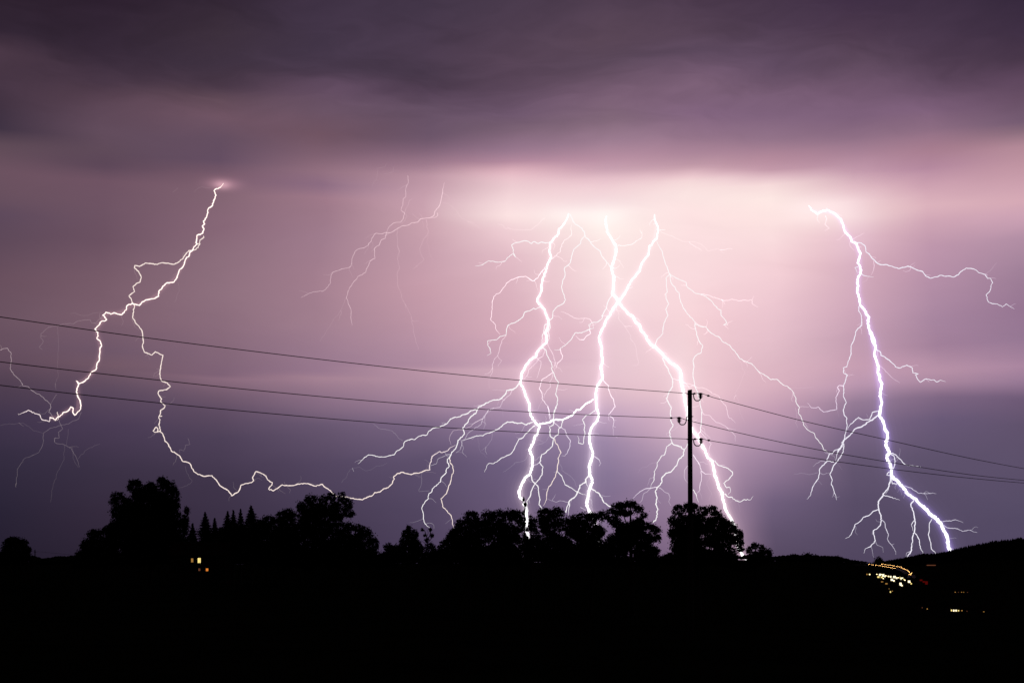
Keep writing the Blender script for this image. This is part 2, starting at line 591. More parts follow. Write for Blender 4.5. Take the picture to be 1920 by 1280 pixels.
bolt('pinkish bolt at left that splits, loops and runs behind the big lobed tree', 3100, 'warm',
 ('a 1675,95 1655,125 1615,140 1605,150 1620,185 1608,215 1595,260 1560,290 1550,345 1527,378 1535,400 1518,415 1530,435 1520,470 1478,485 1470,540 1480,550 1455,570 1440,600 1425,610 1415,645 1395,660 1375,715 1345,745 1328,800 1305,835 1245,845 1215,880 1190,940 1140,960 1085,975 1045,1010 1005,1000 990,995 955,1010 945,1045 915,1078 855,1065 830,1075 795,1060 785,1075 770,1083 800,1115 790,1125 760,1130 740,1160 712,1185 735,1215 728,1260 750,1275 | b 762,185 750,240 745,300 720,370 680,395 665,430 630,460 595,475 570,455 590,480 572,535 600,600 605,665 560,712 545,690 550,660 530,650 510,680 470,695 450,720 425,735 415,748 400,735 375,730', 3.4, 3.0),
 [('a 1525,490 1530,500 1500,520 1495,545 1475,550', 2.6, 2.6),
  ('a 1500,545 1470,590 1440,600 1415,600 1390,630 1365,665 1330,692 1275,698 1215,690 1180,703 1150,698 1090,692 1045,718 1012,710 1008,730 1040,755 1060,800 1050,835 1020,848 997,870 1010,905 967,937 980,955 1000,1000 1010,1010 1002,1050 995,1100 1020,1145 1045,1170 1065,1200 1075,1275 | b 1068,195 1082,240 1140,262 1165,237 1222,262 1212,310 1200,385 1210,455 1255,470 1278,498 1250,520 1190,530 1185,550 1212,590 1205,610 1238,640 1230,660 1205,675 1190,725 1200,745 1192,780 1205,830 1180,835 1185,815 1170,800 1148,830 1160,840 1200,835 1215,845 1235,900 1265,935 1285,980 1350,1020 1370,1058 1425,1075 1455,1135 1530,1170 1590,1165 1620,1195 1650,1240 1710,1275 | n 1560,345 1570,370 1600,345 1635,330 1660,265 1700,248 1770,235 1790,215 1778,185 1812,125 1870,145 1915,170 | o 205,165 220,205 245,225 270,235 265,260 232,300 280,318 320,295 370,258 480,265 560,245 625,245 710,272 768,252 800,285 860,325 905,370 950,378 990,375 1050,390 1110,400 1170,408 1220,380 1270,365 1295,335 1345,330 1380,300 1430,285 1470,245 1490,200 1480,180 1520,145 1570,132 1610,145 1660,155 1735,142 1790,118 1840,110', 2.7, 2.4),
  ('h 885,645 880,600 900,550 905,510 950,480 985,458 1010,470 1065,450 1090,420 1145,395', 2.0, 1.9, 'pink'),
  ('b 375,725 370,760 315,745 298,708 260,700 215,675 170,695 140,708 135,700', 2.0, 1.9, 'pink'),
  ('b 0,225 55,210 85,250 78,370 105,410 150,450 170,492 215,500 230,520 320,575 378,630 380,660 365,690 400,725', 1.5, 1.2, 'pink'),
  ('b 1190,720 1215,718', 2, 1.9), ('b 430,690 440,740 410,755', 2, 1.9),
  ('q 610,80 560,85 530,100 490,100 450,85 420,90', .9, .9, 'pink'),
  ('q 620,95 575,145 550,145 540,125 490,130 440,150 380,150 345,165 290,170 245,210 245,235 260,255 235,290 255,305', 1.2, 1.0, 'pink'),
  ('q 345,170 350,300 345,400 350,465 325,530', 1.0, .9, 'pink'), ('q 340,575 305,635', 1.2, 1, 'pink'),
  ('q 355,730 375,780 350,800 355,835 325,835 330,862 375,870 430,900 455,945 475,1010', 1.5, 1.0, 'pink'),
  ('q 488,680 470,720 410,750 360,760 305,775 260,805 262,850 235,920 190,940 150,955 105,1020 95,1130', 1.2, 1.0, 'pink'),
  ('q 0,760 140,745 200,790 255,805', .9, .9, 'pink'), ('q 385,880 385,960 340,1050 310,1150 305,1220', .9, .8, 'pink'),
  ('q 470,960 510,910 560,885 600,870', 1, .9, 'pink'), ('q 410,780 400,880', .9, .8, 'pink'),
  ('q 430,890 440,960 470,1010', 1, .9, 'pink'),
  ('b 1410,885 1425,930 1390,940 1380,980 1345,970 1350,1000', 1.1, 1, 'pink'),
  ('n 1105,70 1120,130 1145,185 1175,218 1150,250 1040,290', 1.1, .9, 'pink'),
  ('a 1580,130 1510,122 1455,160', 1, .9, 'pink'), ('a 1335,130 1295,165', 1.1, .9, 'pink'), ('a 1335,840 1345,900 1310,990', .9, .8, 'pink')],
 glow=[(9, (1, .55, .58), .08), (18, (1, .55, .65), .02)], seed=3)

bolt('faint thin pink bolt trailing down-left across the upper centre sky', 3600, 'pink',
 ('c 1345,285 1330,330 1318,410 1310,445 1280,505 1265,525 1250,570 1215,588 1140,595 1110,625 1060,630 1035,648 970,660 930,685 870,715 840,712 800,725 750,720 720,760 690,815 660,840 600,855 575,875 548,950 540,1000 510,1015 450,1030 380,1058 368,1080 365,1140 340,1180 300,1215 210,1222 110,1270', 1.9, 1.1),
 [('c 1280,545 1285,565 1260,585 1225,590', 1.5, 1.4),
  ('c 845,712 835,760 800,775 785,815 740,850 745,935 705,955 680,1010 665,1055 600,1090 590,1110 525,1190 500,1275 | z 658,580 660,610', 1.6, 1.3),
  ('z 650,556 640,580 620,608 600,640', 1.2, .8),
  ('c 1025,225 1030,290 1008,350 1010,405 985,430 985,465 968,520 998,545 990,590 965,625 905,632 865,665 845,710', 1.2, 1.4),
  ('c 1065,425 1040,440 1015,500 1000,550 1020,570 1000,610 975,640', 1.1, 1.0),
  ('c 938,685 938,770 955,870 940,950 955,1020 935,1080 945,1180 975,1275 | z 770,590 775,620 785,655', 1.2, 1.0),
  ('c 1185,600 1190,670 1205,700 1170,760 1130,850 1135,890 1165,945 1100,1000', 1.4, .9),
  ('c 1200,720 1190,790 1210,880 1240,950', 1, .8), ('c 1150,610 1165,680', 1, .8),
  ('c 1330,455 1380,470 1440,525 1490,590 1560,630 1660,690', 1.1, .8),
  ('c 770,175 760,265 740,275 720,325', 1.1, .8), ('c 760,165 790,160 830,150 850,115', 1.1, .8), ('c 905,150 900,195 820,212', 1.1, .9)], seed=5)

bolt('thick white bolt ending at the slender bare treetop in the glowing gap', 3000, 'white',
 ('d 1100,215 1085,260 1060,310 1030,350 1000,420 960,455 910,510 915,550 905,590 925,650 890,720 875,790 845,850 825,930 830,980 815,1020 790,1060 785,1090 820,1130 860,1175 875,1230 895,1275 | f 880,160 900,215 895,280 865,345 880,385 880,430 835,475 800,510 775,545 775,575 700,630 660,690 630,745 625,800 612,840 645,890 665,950 690,1010 710,1050 705,1110 730,1180 765,1235 | i 550,165 590,200 580,270 545,320 520,390 495,450 520,500 525,600 505,670 450,720 415,790 390,850 395,910 430,940 445,1000 460,1070 470,1140 460,1240 480,1330 500,1600', 3.0, 6.0),
 [('d 900,505 870,510 825,500 795,515 750,495 730,515 700,495 655,487 610,502 560,510 530,530 543,570 548,610 570,650 545,620 535,620 490,655 470,685 430,703 370,700 300,687 240,728 165,738', 2.5, 1.3),
  ('d 920,680 960,640 1015,600 1030,530 1060,480 1125,435 1130,330', 1.7, 1.3),
  ('d 870,750 835,790 790,860 740,890 710,870 670,842 600,850 530,875 470,930 410,1010 350,1045 335,1100 330,1200 345,1075 | f 330,150 320,210 365,255 370,300 415,355'.replace('330,1200 345,1075', '330,1200'), 2.0, 1.3),
  ('d 1115,225 1140,280 1170,325 1230,360 1260,410 1265,440 1310,490 1370,560 1415,590 1430,640 1480,700 1530,780', 2.8, 2.2),
  ('d 1260,440 1230,475 1215,520 1150,575 1130,640 1115,710 1060,755 1065,830 1040,890 1030,940 1045,1010 1068,1080 1045,1115 990,1140 945,1190 | f 940,190 905,220', 2.2, 2.0),
  ('d 860,260 800,320 720,378 640,378 540,375 500,358 475,372 440,330 390,320', 1.2, 1.3),
  ('f 820,80 785,95 770,105 750,95 720,115 660,135 640,185 570,235 500,260 480,300 475,360 430,375 415,375 380,410 290,420 290,460 325,540 285,570', 2.3, 1.5),
  ('f 475,370 430,420 410,490 390,570 360,600 335,660 340,720 315,780', 1.6, 1.1),
  ('f 315,780 302,830 308,900', .9, .8),
  ('f 880,250 855,275 850,340 835,380 835,470', 2, 1.9), ('f 910,235 918,280 895,330 910,395 885,435', 2, 1.9),
  ('f 835,485 870,510 890,575 925,635 935,685 925,695 950,740 970,795 1000,840 980,900 970,950 990,1000 985,1060 950,1150 945,1200 945,1270', 2.2, 1.9),
  ('f 885,440 905,490 945,560 965,640 950,690 965,735', 1.6, 1.5), ('f 860,510 845,570 800,600 745,670 700,710 690,760 650,810', 1.5, 1.2),
  ('f 780,590 825,630 818,690 780,795', 1.5, 1.2),
  ('f 945,730 880,780 830,810 820,860 805,900 835,950 840,1010 890,1070 905,1130 910,1200 945,1240', 1.7, 1.6),
  ('f 945,740 935,790 910,830 918,880 875,930 850,1000', 1.3, 1.3), ('f 840,1010 810,1060 790,1110 720,1115', 1.1, 1),
  ('f 605,845 570,890 530,908 480,915 470,950 400,1010 310,1025 250,1060 200,1080 180,1120 175,1140 120,1180 95,1220 | h 1270,160 1215,220 1230,285 1165,350 1155,400 1140,435 1105,465 1085,515 1060,535 1060,570 1080,605 1050,640 1040,680 1000,715 990,765 940,805 910,830 905,860 875,880 870,930 820,985 805,1035 820,1080 820,1130 840,1185 890,1225', 3.2, 1.6),
  ('h 1350,40 1300,50 1270,75 1225,90 1190,110 1140,115 1090,135 1065,170 1020,200 985,215 920,225 870,260 855,295 810,295 770,310 735,340 690,338 640,355 625,375 620,410 560,450 530,490 440,512 375,513 320,498 270,493 220,530 165,582', 2.6, 1.6),
  ('h 615,350 570,325 540,280 500,250 410,235 370,225 320,180', 1.3, .8),
  ('h 0,770 50,720 85,640 110,625 180,615 240,650 300,640 350,605 410,600 460,570', .9, .8),
  ('h 1085,520 1085,565 1105,590 1122,650 1105,700 1090,770 1060,850 995,930 1020,1020 1060,1055 1100,1105 1110,1180 1135,1240', 2.2, 1.8, 'warm'),
  ('h 820,1130 760,1155 680,1170', 1.5, 1), ('h 1100,1130 1040,1180', 1.3, .9), ('h 880,850 830,855 780,860 775,850 800,790 805,730 800,690 820,670', 1.2, 1.0),
  ('h 1090,485 1040,500 965,535 945,585 890,600 860,640', 1.5, 1.2), ('h 1470,45 1410,135 1400,185 1280,265 1240,330 1205,350 1190,440 1150,470', 1.6, 1.4),
  ('h 1410,135 1340,165 1290,210 1220,235 1110,260 1080,330 1100,400', 1.5, 1.1, 'pink'), ('h 1145,470 1180,465 1225,475', 1.3, .8),
  ('f 540,900 520,950 440,1020 420,1075 350,1090 300,1110 240,1200 130,1260', 1.6, 1.3), ('f 500,930 410,1010 385,1065', 1.2, 1),
  ('f 470,915 400,910 335,912', 1.2, .9), ('f 415,1075 440,1110 445,1180', 1, .8),
  ('h 1915,165 1840,190 1800,172 1760,178 1660,163 1610,200 1560,240 1510,262 1430,290 1330,310 1270,330 1210,350', 3.2, 1.7),
  ('h 1510,262 1505,330 1460,400 1400,450', 1.5, .9), ('h 1365,310 1375,420 1420,480 1465,525', 1, .8),
  ('i 550,200 510,230 450,290 430,320 390,335 350,410 310,480 250,510 190,545 135,580 85,580 65,620 45,665', 2.6, 1.3),
  ('i 480,470 455,540 410,560 350,570 290,625 230,665', 1.3, .8),
  ('i 760,10 735,80 735,190 700,210 700,300 735,330 725,400 650,475 615,490 595,570 630,610 622,690 570,760 545,790 510,860 500,910 470,950 470,1010 480,1060', 2.4, 2.4),
  ('i 680,5 695,90 710,130 740,150', 1.9, 1.8), ('i 510,690 520,745 580,810 590,900 600,940 590,990 630,1060', 2.6, 2.4), ('i 595,570 540,600', 1.9, 1.4),
  ('i 690,310 660,360 600,385 550,400', 1.1, 1), ('i 630,360 600,345 570,345', 1.1, 1)],
 glow=GL(1.0, (1, .86, .88), (1, .78, .86)), seed=8)

bolt('thick white bolt slanting down to the right behind the tall wooden pole', 2800, 'white',
 ('d 1480,240 1465,290 1475,350 1490,410 1530,470 1575,545 1575,600 1555,680 1530,740 1530,790 1555,850 1550,900 1545,970 1535,1020 1570,1050 1600,1095 | g 150,95 200,150 250,175 275,235 315,260 330,320 375,365 390,410 420,450 480,490 520,525 560,575 600,610 640,650 690,675 725,720 735,760 725,790 735,850 750,910 770,1000 785,1080 | j 690,130 720,200 750,260 790,310 830,390 870,470 890,520 935,550 945,600 955,690 985,760 1020,840 1040,900 1050,960 1070,1040 1110,1110 1140,1160 1170,1280 1189,1419 1227,1472 1259,1515 1290,1600', 4.0, 5.8),
 [('j 960,550 990,590 1040,610 1090,625 1135,660 1140,690 1100,740 1050,775 1080,820 1110,815 1120,850 1095,890', 2.5, 1.5),
  ('j 1060,880 1090,910 1135,915 1170,950 1220,960 1250,940 1315,942 1345,905', 2.5, 1.4), ('j 1190,965 1210,1010 1215,1060', 1.2, .8), ('j 1150,945 1100,975', 1.2, .8),
  ('g 545,590 570,660 610,730 640,790 645,880 610,930 582,995 610,1050 635,1090 | j 515,80 520,150 545,190 510,250 515,310 535,370 480,410 460,490 430,500 385,570 380,620 355,660 355,740 325,790 320,825', 2.8, 1.7),
  ('j 535,375 600,405 655,440 645,500 600,540 580,600 520,665 475,675 430,725 430,770 395,810 365,860 385,920 375,950 390,1030 385,1110 340,1170', 3.0, 2.6),
  ('j 690,380 675,420 655,440', 2.2, 2), ('j 380,815 320,825 270,830 190,880 140,940', 2, 1.5), ('j 320,830 250,880 235,940 200,990', 1.6, 1.2),
  ('j 400,820 430,835 455,860 500,880 515,920 500,960 520,1000', 1.9, 1.2), ('j 385,560 320,580 230,620 190,680', 1.2, .8), ('j 690,600 660,640 660,730 690,775', 1.5, 1.2),
  ('j 745,490 775,540 810,590 825,650 830,700 815,790 810,850 780,875', 2.1, 1.5), ('j 830,655 870,685 930,680', 1.9, 1.8),
  ('j 745,840 780,910 800,965', 2.2, 1.8), ('j 810,860 835,940', 1.3, .9), ('j 920,690 880,780 905,840 930,880 905,950', 1.1, .9),
  ('j 515,265 480,275 480,300 510,310', 1.2, 1.2), ('j 520,260 560,240 600,195', 1.1, 1.1),
  ('d 1590,535 1670,535 1740,520 1790,485 1830,460 1835,390', 1.6, 1.2),
  ('f 1560,100 1600,140 1600,200 1670,290 1720,370 1720,400 1760,450 1780,540 1800,630 1790,665 1740,665', 1.3, 1.1)],
 glow=GL(1.25, (1, .84, .80), (1, .74, .78)), seed=11)

bolt('thick white bolt that crosses its neighbour and drops straight to the treetops', 2950, 'white',
 ('e 465,225 465,280 500,350 485,470 410,550 405,630 345,700 320,790 240,870 200,940 165,1020 110,1090 | f 1540,100 1490,190 1460,260 1430,310 1405,370 1415,440 1435,500 1425,560 1440,610 1420,690 1440,790 1385,870 1370,940 1375,1010 1380,1100 1400,1170 1385,1220 | i 1110,230 1095,300 1100,380 1130,470 1115,540 1090,600 1095,680 1125,770 1090,850 1080,930 1070,1000 1090,1050 1130,1100 1150,1140 1170,1230 1190,1290 1200,1600', 2.8, 6.4),
 [('f 1440,800 1490,860 1510,930 1550,1010 1565,1080 1520,1130 1500,1165 1550,1200 1545,1275 | i 1355,215', 2.1, 1.6),
  ('f 1500,860 1570,930 1580,980', 1, .9),
  ('d 1530,1030 1500,1080 1480,1160 1430,1240 | f 1440,170 1420,210 1380,235 1335,240 1300,260 1315,300 1350,295 1345,255', 2.5, 1.9),
  ('f 1310,310 1320,345 1280,370 1250,410 1210,410 1170,370', 2, 1.6), ('f 1315,300 1230,340 1165,340 1145,370 1100,430 1060,470 1020,490 1010,510 955,510', 2.3, 1.5),
  ('f 1015,500 1040,570 1035,600 985,650 970,700', 1.9, 1.6), ('f 1335,240 1320,210 1270,195 1150,190 1090,150 1020,130', 1.6, 1.3),
  ('i 1085,700 1055,740 1050,770 1000,795 985,850 970,880 920,930 890,960 870,1010 860,1070', 3.2, 2.4),
  ('i 890,960 885,1050 885,1095', 2, 1.9), ('i 890,965 850,960 800,950 760,965 700,945 680,930', 1.5, 1.1),
  ('i 1055,740 1065,790 1095,820', 2, 1.8), ('i 1120,835 1180,870 1220,920 1240,970 1305,1010', 3, 2.4), ('i 1110,930 1120,990 1120,1050', 1.6, 1.4),
  ('i 1005,1015 1055,1045', 1.6, 1.5), ('i 1135,505 1190,540 1208,575 1190,605', 2, 1.6),
  ('i 1150,50 1060,100 1025,140 1050,200 1040,240 1050,280 1035,350 1030,385 985,375 990,340 975,300', 2.3, 1.7),
  ('f 1350,1005 1280,1045 1210,1110 1175,1110 1140,1160 1080,1190 1035,1212 970,1205 900,1235 830,1250 | i 590,185', 3.0, 3.6),
  ('i 830,150 815,200 785,240 785,285 735,325', 2.2, 2), ('i 740,160 790,215 850,240 860,290 905,350 895,420 850,505 815,500', 1.7, 1.6),
  ('i 745,330 780,400 810,470 780,530 775,600 770,655 740,730 710,790 670,860 665,940 635,1000', 2.2, 1.8, 'warm'),
  ('i 770,655 820,710 850,790 910,820 965,860 1060,895', 2, 1.9), ('i 780,560 820,620 820,650 900,700 945,750 965,820', 1.3, 1.0)],
 glow=GL(1.1, (1, .88, .92), (.97, .80, .92)), seed=14)

bolt('thin white bolt fanning into long threads right of the pole top', 3300, 'white',
 ('e 480,475 520,560 550,640 575,720 610,810 640,920 710,1005 720,1070 750,1150 790,1210 850,1275 | g 870,245 920,275 980,282 1035,345 1120,390 1150,430 1210,460 1270,525 1320,600 1440,650 1510,730 1580,770 1630,808 1690,805 1750,860 1800,880 1850,930 | l 60,660 75,730 98,760 90,820 130,900 150,950 200,1000 250,1025 265,1070 320,1130 350,1190 400,1215', 2.3, 1.6),
 [('e 610,820 680,860 780,900 790,945 880,1015 980,1045 1040,1095 1090,1160 1130,1180 1130,1230 | g 1170,210 1190,245 1150,262 1205,260', 2.0, 1.9),
  ('e 930,1020 1000,1030 1080,1060 1150,1082 1240,1070 1300,1088 1370,1080 1440,1080 1440,1115 1500,1150', 1.7, 1.4),
  ('e 610,825 580,860 585,950 580,1060 608,1120 575,1175 600,1230 575,1275 | g 550,290 550,345 495,400 475,450 480,490', 2.1, 2.0),
  ('l 0,565 90,572 160,570 250,562', 1, .8), ('l 60,770 75,850 60,920 85,970', 1.2, .9),
  ('e 505,355 530,395 640,440 750,495 880,500 930,520 1000,590 1100,565 1165,620', 1.5, 1.0),
  ('g 870,250 890,370 910,420 948,470 930,540 865,580 850,620 860,680 850,750 865,840 890,920 905,980 920,1050 940,1120 935,1200 | j 825,190 820,260 790,290', 2.2, 2.2),
  ('j 820,265 860,310 880,340 925,380 905,430 905,500', 1.7, 1.4),
  ('g 640,795 700,812 760,840 840,860 900,890 980,900 1040,945 1110,975 1150,1040 1190,1110 1205,1180 1275,1240', 1.3, 1.3),
  ('g 940,1130 960,1155 | j 850,90 910,100 980,170 1060,200 1110,250 1165,300 1165,360', 1.5, 1.3),
  ('g 1210,490 1240,550 1320,630 1370,740 1330,830 1270,940 1310,1030 1325,1150 1370,1240', 1.1, .9)], seed=17)

bolt('thick violet-edged bolt at right striking the wooded hill', 2700, 'violet',
 ('k 240,110 270,150 310,175 355,150 400,145 450,175 490,210 520,270 540,330 575,360 585,395 625,415 655,490 640,540 655,600 655,650 630,700 628,800 650,900 690,950 725,1000 715,1060 745,1150 770,1230 | l 815,10 845,80 865,170 860,270 890,360 885,420 905,490 920,560 905,650 925,710 910,790 900,850 935,900 955,980 985,1070 970,1150 1000,1210 | m 975,190 1000,250 1020,310 1020,370 1080,430 1130,490 1180,560 1250,610 1300,660 1350,700 1400,760 1460,800 1520,860 1540,920 1580,1000 1590,1080 1615,1150 1640,1250', 3.8, 7.2),
 [('k 620,405 650,405 690,430 700,480 760,540 800,575 910,595 960,613 1035,592 1090,615 1150,635 1175,670 1215,690 1300,665 1400,680 1440,660 1500,608 1570,620 1650,660 1670,690 1695,690 1712,725 1690,790 1660,820 1678,880 1750,895 1790,920 1820,895 1850,915 1885,935', 2.6, 1.5),
  ('k 1655,658 1700,620 1745,565', 1.3, .8), ('k 760,550 760,620 740,665', 1.7, 1.3), ('k 660,655 700,672 760,680', 2, 1.8), ('k 720,680 700,710 665,725', 1.2, .9),
  ('k 640,600 610,605 625,640 655,645', 1.9, 1.9), ('k 375,190 385,210 370,260 405,290 370,310', 1.5, 1.3),
  ('k 645,910 640,950 665,1020 665,1065 620,1110 600,1190 580,1225 | l 615,240 590,300 575,360 540,370 545,425 580,440 560,500 540,560 545,590 540,655 568,710 540,800 550,845 575,870 578,950 560,1030 550,1085 520,1120', 2.2, 2.0),
  ('l 545,550 500,545 480,570 500,600 465,665 475,740 475,785 400,800 340,810 290,760 220,768 180,720', 2, 1.3), ('l 475,790 495,860', 1.1, .8), ('l 585,437 650,440', 1.4, 1),
  ('l 870,190 910,210 915,245 960,265 1010,305 1060,360 1105,372 1175,343 1230,370 1235,420 1290,430 1260,440 1310,515 1370,480 1450,490 1470,510 1510,492 1565,510', 2.4, 1.5),
  ('l 900,345 960,400 1010,450 1105,520', 1.7, 1.0), ('l 900,800 830,815 820,850 800,885 740,890 690,865 640,910 600,950 580,990', 2.1, 1.9),
  ('l 885,845 840,880 770,925 720,960 650,985 610,1040 550,1090 525,1140 510,1180 480,1200', 3.2, 2.6), ('l 770,830 790,870', 1.2, .9),
  ('m 530,60 530,90 480,120 450,130 430,160 400,160 375,220 380,235 445,245', 2.2, 2), ('m 545,60 540,140 510,190 475,240', 2.1, 2), ('m 500,110 480,160 460,235', 2, 1.9),
  ('m 360,240 310,235 260,265 235,290', 1.8, 1.2), ('m 375,240 330,280 305,310 298,370 290,410 260,450 235,490 210,580 175,615', 2.4, 1.5),
  ('m 475,245 430,310 405,365 430,420 420,470 450,540 475,625', 2.4, 1.5), ('m 290,350 200,370 150,358 45,365', 1.4, .9), ('m 310,355 340,368 400,352', 1.4, 1.3),
  ('m 290,430 325,470', 1.2, 1), ('m 480,260 530,320', 1, .8),
  ('m 1005,150 1060,170 1100,210 1130,245 1175,275 1250,285 1315,290', 2.3, 1.8), ('m 1010,160 1050,190 1055,270 1030,330', 2.2, 2),
  ('m 1000,340 975,375 1010,380', 2.1, 2),
  ('m 1015,385 1005,450 960,540 930,590 890,640 890,680 900,740 915,790 912,870 870,915 840,930 845,970 860,1030 820,1075 760,1110 745,1155', 3.6, 1.9),
  ('m 1020,400 1030,460 1085,455', 2.4, 2.2), ('m 995,480 990,520 960,560', 2, 1.9), ('m 945,575 1000,590 1060,605 1105,625', 2, 1.8),
  ('m 890,718 840,735 800,775 740,795 690,850 655,870 645,910 600,990 560,1010', 2.3, 1.5), ('m 925,820 955,850 960,900 990,960 980,1010 1020,1070 1065,1140 1065,1170', 2.2, 1.5),
  ('m 860,1035 880,1075 935,1100 940,1150', 1.8, 1.2), ('m 820,1080 830,1130 845,1200', 1.6, 1.2), ('m 835,935 830,970', 1.6, 1.2),
  ('m 1245,630 1215,665 1230,720 1250,800 1255,900 1250,950 1230,1000 1225,1080 1215,1140 1185,1180 1185,1215 1180,1260', 3, 2.6), ('m 1245,830 1220,870 1235,930', 2.1, 1.9),
  ('m 1255,955 1300,1020 1315,1110 1350,1175', 2.1, 1.8), ('m 1215,1135 1175,1150 1165,1200', 1.9, 1.6), ('m 1425,815 1400,860 1400,930 1390,970 1415,1050 1420,1110 1460,1150 1465,1200', 2.2, 1.9),
  ('m 1150,480 1210,500 1290,555 1380,560 1470,560', 2.1, 1.1), ('m 1110,510 1080,545', 1.3, 1), ('m 1110,510 1125,575', 1.3, 1), ('m 1530,840 1600,830 1660,820 1740,850', 2, 1.3),
  ('m 1545,875 1610,905 1680,910 1730,935 1810,925 1880,948', 2.3, 1.2), ('m 1620,1105 1670,1130', 1.6, 1.3), ('m 1350,675 1410,690', 1.2, .8)],
 glow=[(12, (.8, .72, 1), .12), (19, (.42, .27, 1), .11), (28, (.45, .32, 1), .05), (44, (.5, .4, .95), .02), (66, (.6, .45, .9), .009), (96, (.6, .45, .9), .004)], seed=21)

# ------------------------------------------------------------------ trees
def leaves(pos, size, flat=0.5):
    """one crooked leaf spray (a folded quad) at every position"""
    n = len(pos)
    a = rng.normal(size=(n, 3)); a /= np.linalg.norm(a, axis=1, keepdims=True)
    b = rng.normal(size=(n, 3)); b -= (b * a).sum(1, keepdims=True) * a
    b /= np.linalg.norm(b, axis=1, keepdims=True)
    s = (size * rng.uniform(.55, 1.25, n))[:, None]
    a = a * s * .5; b = b * s * .36
    v = np.stack([pos - a, pos + b - a * .1, pos + a, pos - b + a * .1], axis=1).reshape(-1, 3)
    f = np.arange(n * 4).reshape(n, 4)
    return v, f


def crown_points(blobs, d, base, leafpx=2.6, thick=1.0, density=1.0):
    """blobs in photograph pixels (cx, cy, rx, ry): each becomes a real clump as deep as it is wide"""
    m = d / F
    P_ = []
    for cx, cy, rx, ry in blobs:
        dy = rng.uniform(-.35, .35) * rx * m
        c = np.array(at(cx, cy, d)) + (0, dy, 0)
        R = np.array((rx * 1.05, rx * .9 * thick, ry * 1.02)) * m
        subs = [(c, R * .88, 1.0)]
        ns = int(8 + (rx + ry) * .7)
        for _ in range(ns):
            u = rng.normal(size=3); u /= np.linalg.norm(u)
            k = rng.uniform(.12, .42)
            rs = max(2.0 * m, k * R.mean())
            subs.append((c + u * (R - rs * .8) * rng.uniform(.78, 1.04), np.array((rs * rng.uniform(.8, 1.3), rs, rs * rng.uniform(.5, .9))), .75))
        for cc, rr_, wgt in subs:
            area = math.pi * (rr_[0] / m) * (rr_[2] / m)
            n = max(6, int(area / (leafpx ** 2 * .42) * 3.0 * wgt * density))
            u = rng.normal(size=(n, 3)); u /= np.linalg.norm(u, axis=1, keepdims=True)
            P_.append(cc + u * rr_ * (rng.uniform(.12, 1.15, n) ** .5)[:, None])
        # single sprays sticking out past the outline
        n = int((rx + ry) * 3.2)
        u = rng.normal(size=(n, 3)); u /= np.linalg.norm(u, axis=1, keepdims=True)
        P_.append(c + u * (R * rng.uniform(.92, 1.06, n)[:, None] + rng.exponential(.8 * m, n)[:, None]))
    return np.concatenate(P_) - np.array(base)


def add_trunk(root, base, top, r, limbs, name='trunk'):
    mb = MB()
    h = (top - base)
    pts = [Vector((0, 0, -.3))] + [h * t + Vector((random.uniform(-.15, .15) * r * 3 * t, random.uniform(-.1, .1), 0)) for t in (.25, .5, .75, 1)]
    mb.tube(pts, [r * 1.25, r, r * .85, r * .6, r * .25], 8)
    for e in limbs:
        s = h * random.uniform(.4, .75)
        e = e - base
        mid = (s + e) / 2 + Vector((0, random.uniform(-.3, .3), .25))
        mb.tube([s, mid, e], [r * .4, r * .28, r * .09], 5)
    return mb.build(name, M_BARK, root)


def tree(label, d, blobs, group, tx=None, leafpx=2.6, name='broadleaf_tree', density=1.0, cat='tree'):
    cx = tx if tx is not None else sum(b[0] * b[2] * b[3] for b in blobs) / sum(b[2] * b[3] for b in blobs)
    x = (cx - 960) / F * d
    base = Vector((x, d, ground_z(x, d)))
    root = empty(name, base)
    tag(root, label, cat, group)
    hi = min(blobs, key=lambda b: b[1])
    pts = crown_points(blobs, d, base, leafpx, density=density)
    v, f = leaves(pts, leafpx * d / F * 1.25)
    mesh_obj('crown', v, f, M_LEAF, root)
    top = at((hi[0] + cx) / 2, hi[1] + hi[3] * .2, d)
    add_trunk(root, base, top, max(.09, (top.z - base.z) * .02), [at(b[0], b[1], d) for b in blobs[:9]])
    return root


GL_, GC_, GF_ = 'trees round the house at left', 'trees in the row behind the utility pole', 'trees at the far left edge'
# --- left group, some 310 m off
tree('broad low rounded tree at the left foot of the tallest tree', 306, [(163,1022,13,15),(178,1003,16,13),(205,994,16,11),(190,1025,32,25),(227,1008,28,26),(190,1046,46,20),(170,1040,24,16)], GL_)
tree('tallest dark tree of the left group, three-lobed crown above the lit windows', 318,
     [(221,930,13,9),(214,940,9,9),(222,958,17,15),(237,948,13,18),(253,912,16,15),(262,925,16,14),(284,913,11,11),(304,905,12,13),(319,914,13,14),(329,930,9,16),(284,945,44,34),(275,985,60,34),(322,960,18,28),(350,958,5,10),(346,976,9,12),(337,990,19,20),(288,1022,66,36),(216,988,14,12)], GL_, tx=280)
tree('small shrubby tree filling the foot of the conifers right of the lit windows', 312, [(408,1012,28,24),(445,1003,32,22),(425,1035,60,24)], GL_)
tree('low domed tree right of the largest conifer', 308, [(504,977,15,12),(488,988,20,15),(500,1012,34,30),(495,1040,40,20)], GL_)
tree('small peaked tree against the left shoulder of the big lobed tree', 312, [(527,967,11,10),(540,962,11,10),(549,968,9,11),(534,986,22,20),(530,1015,28,30),(532,1042,34,18)], GL_)
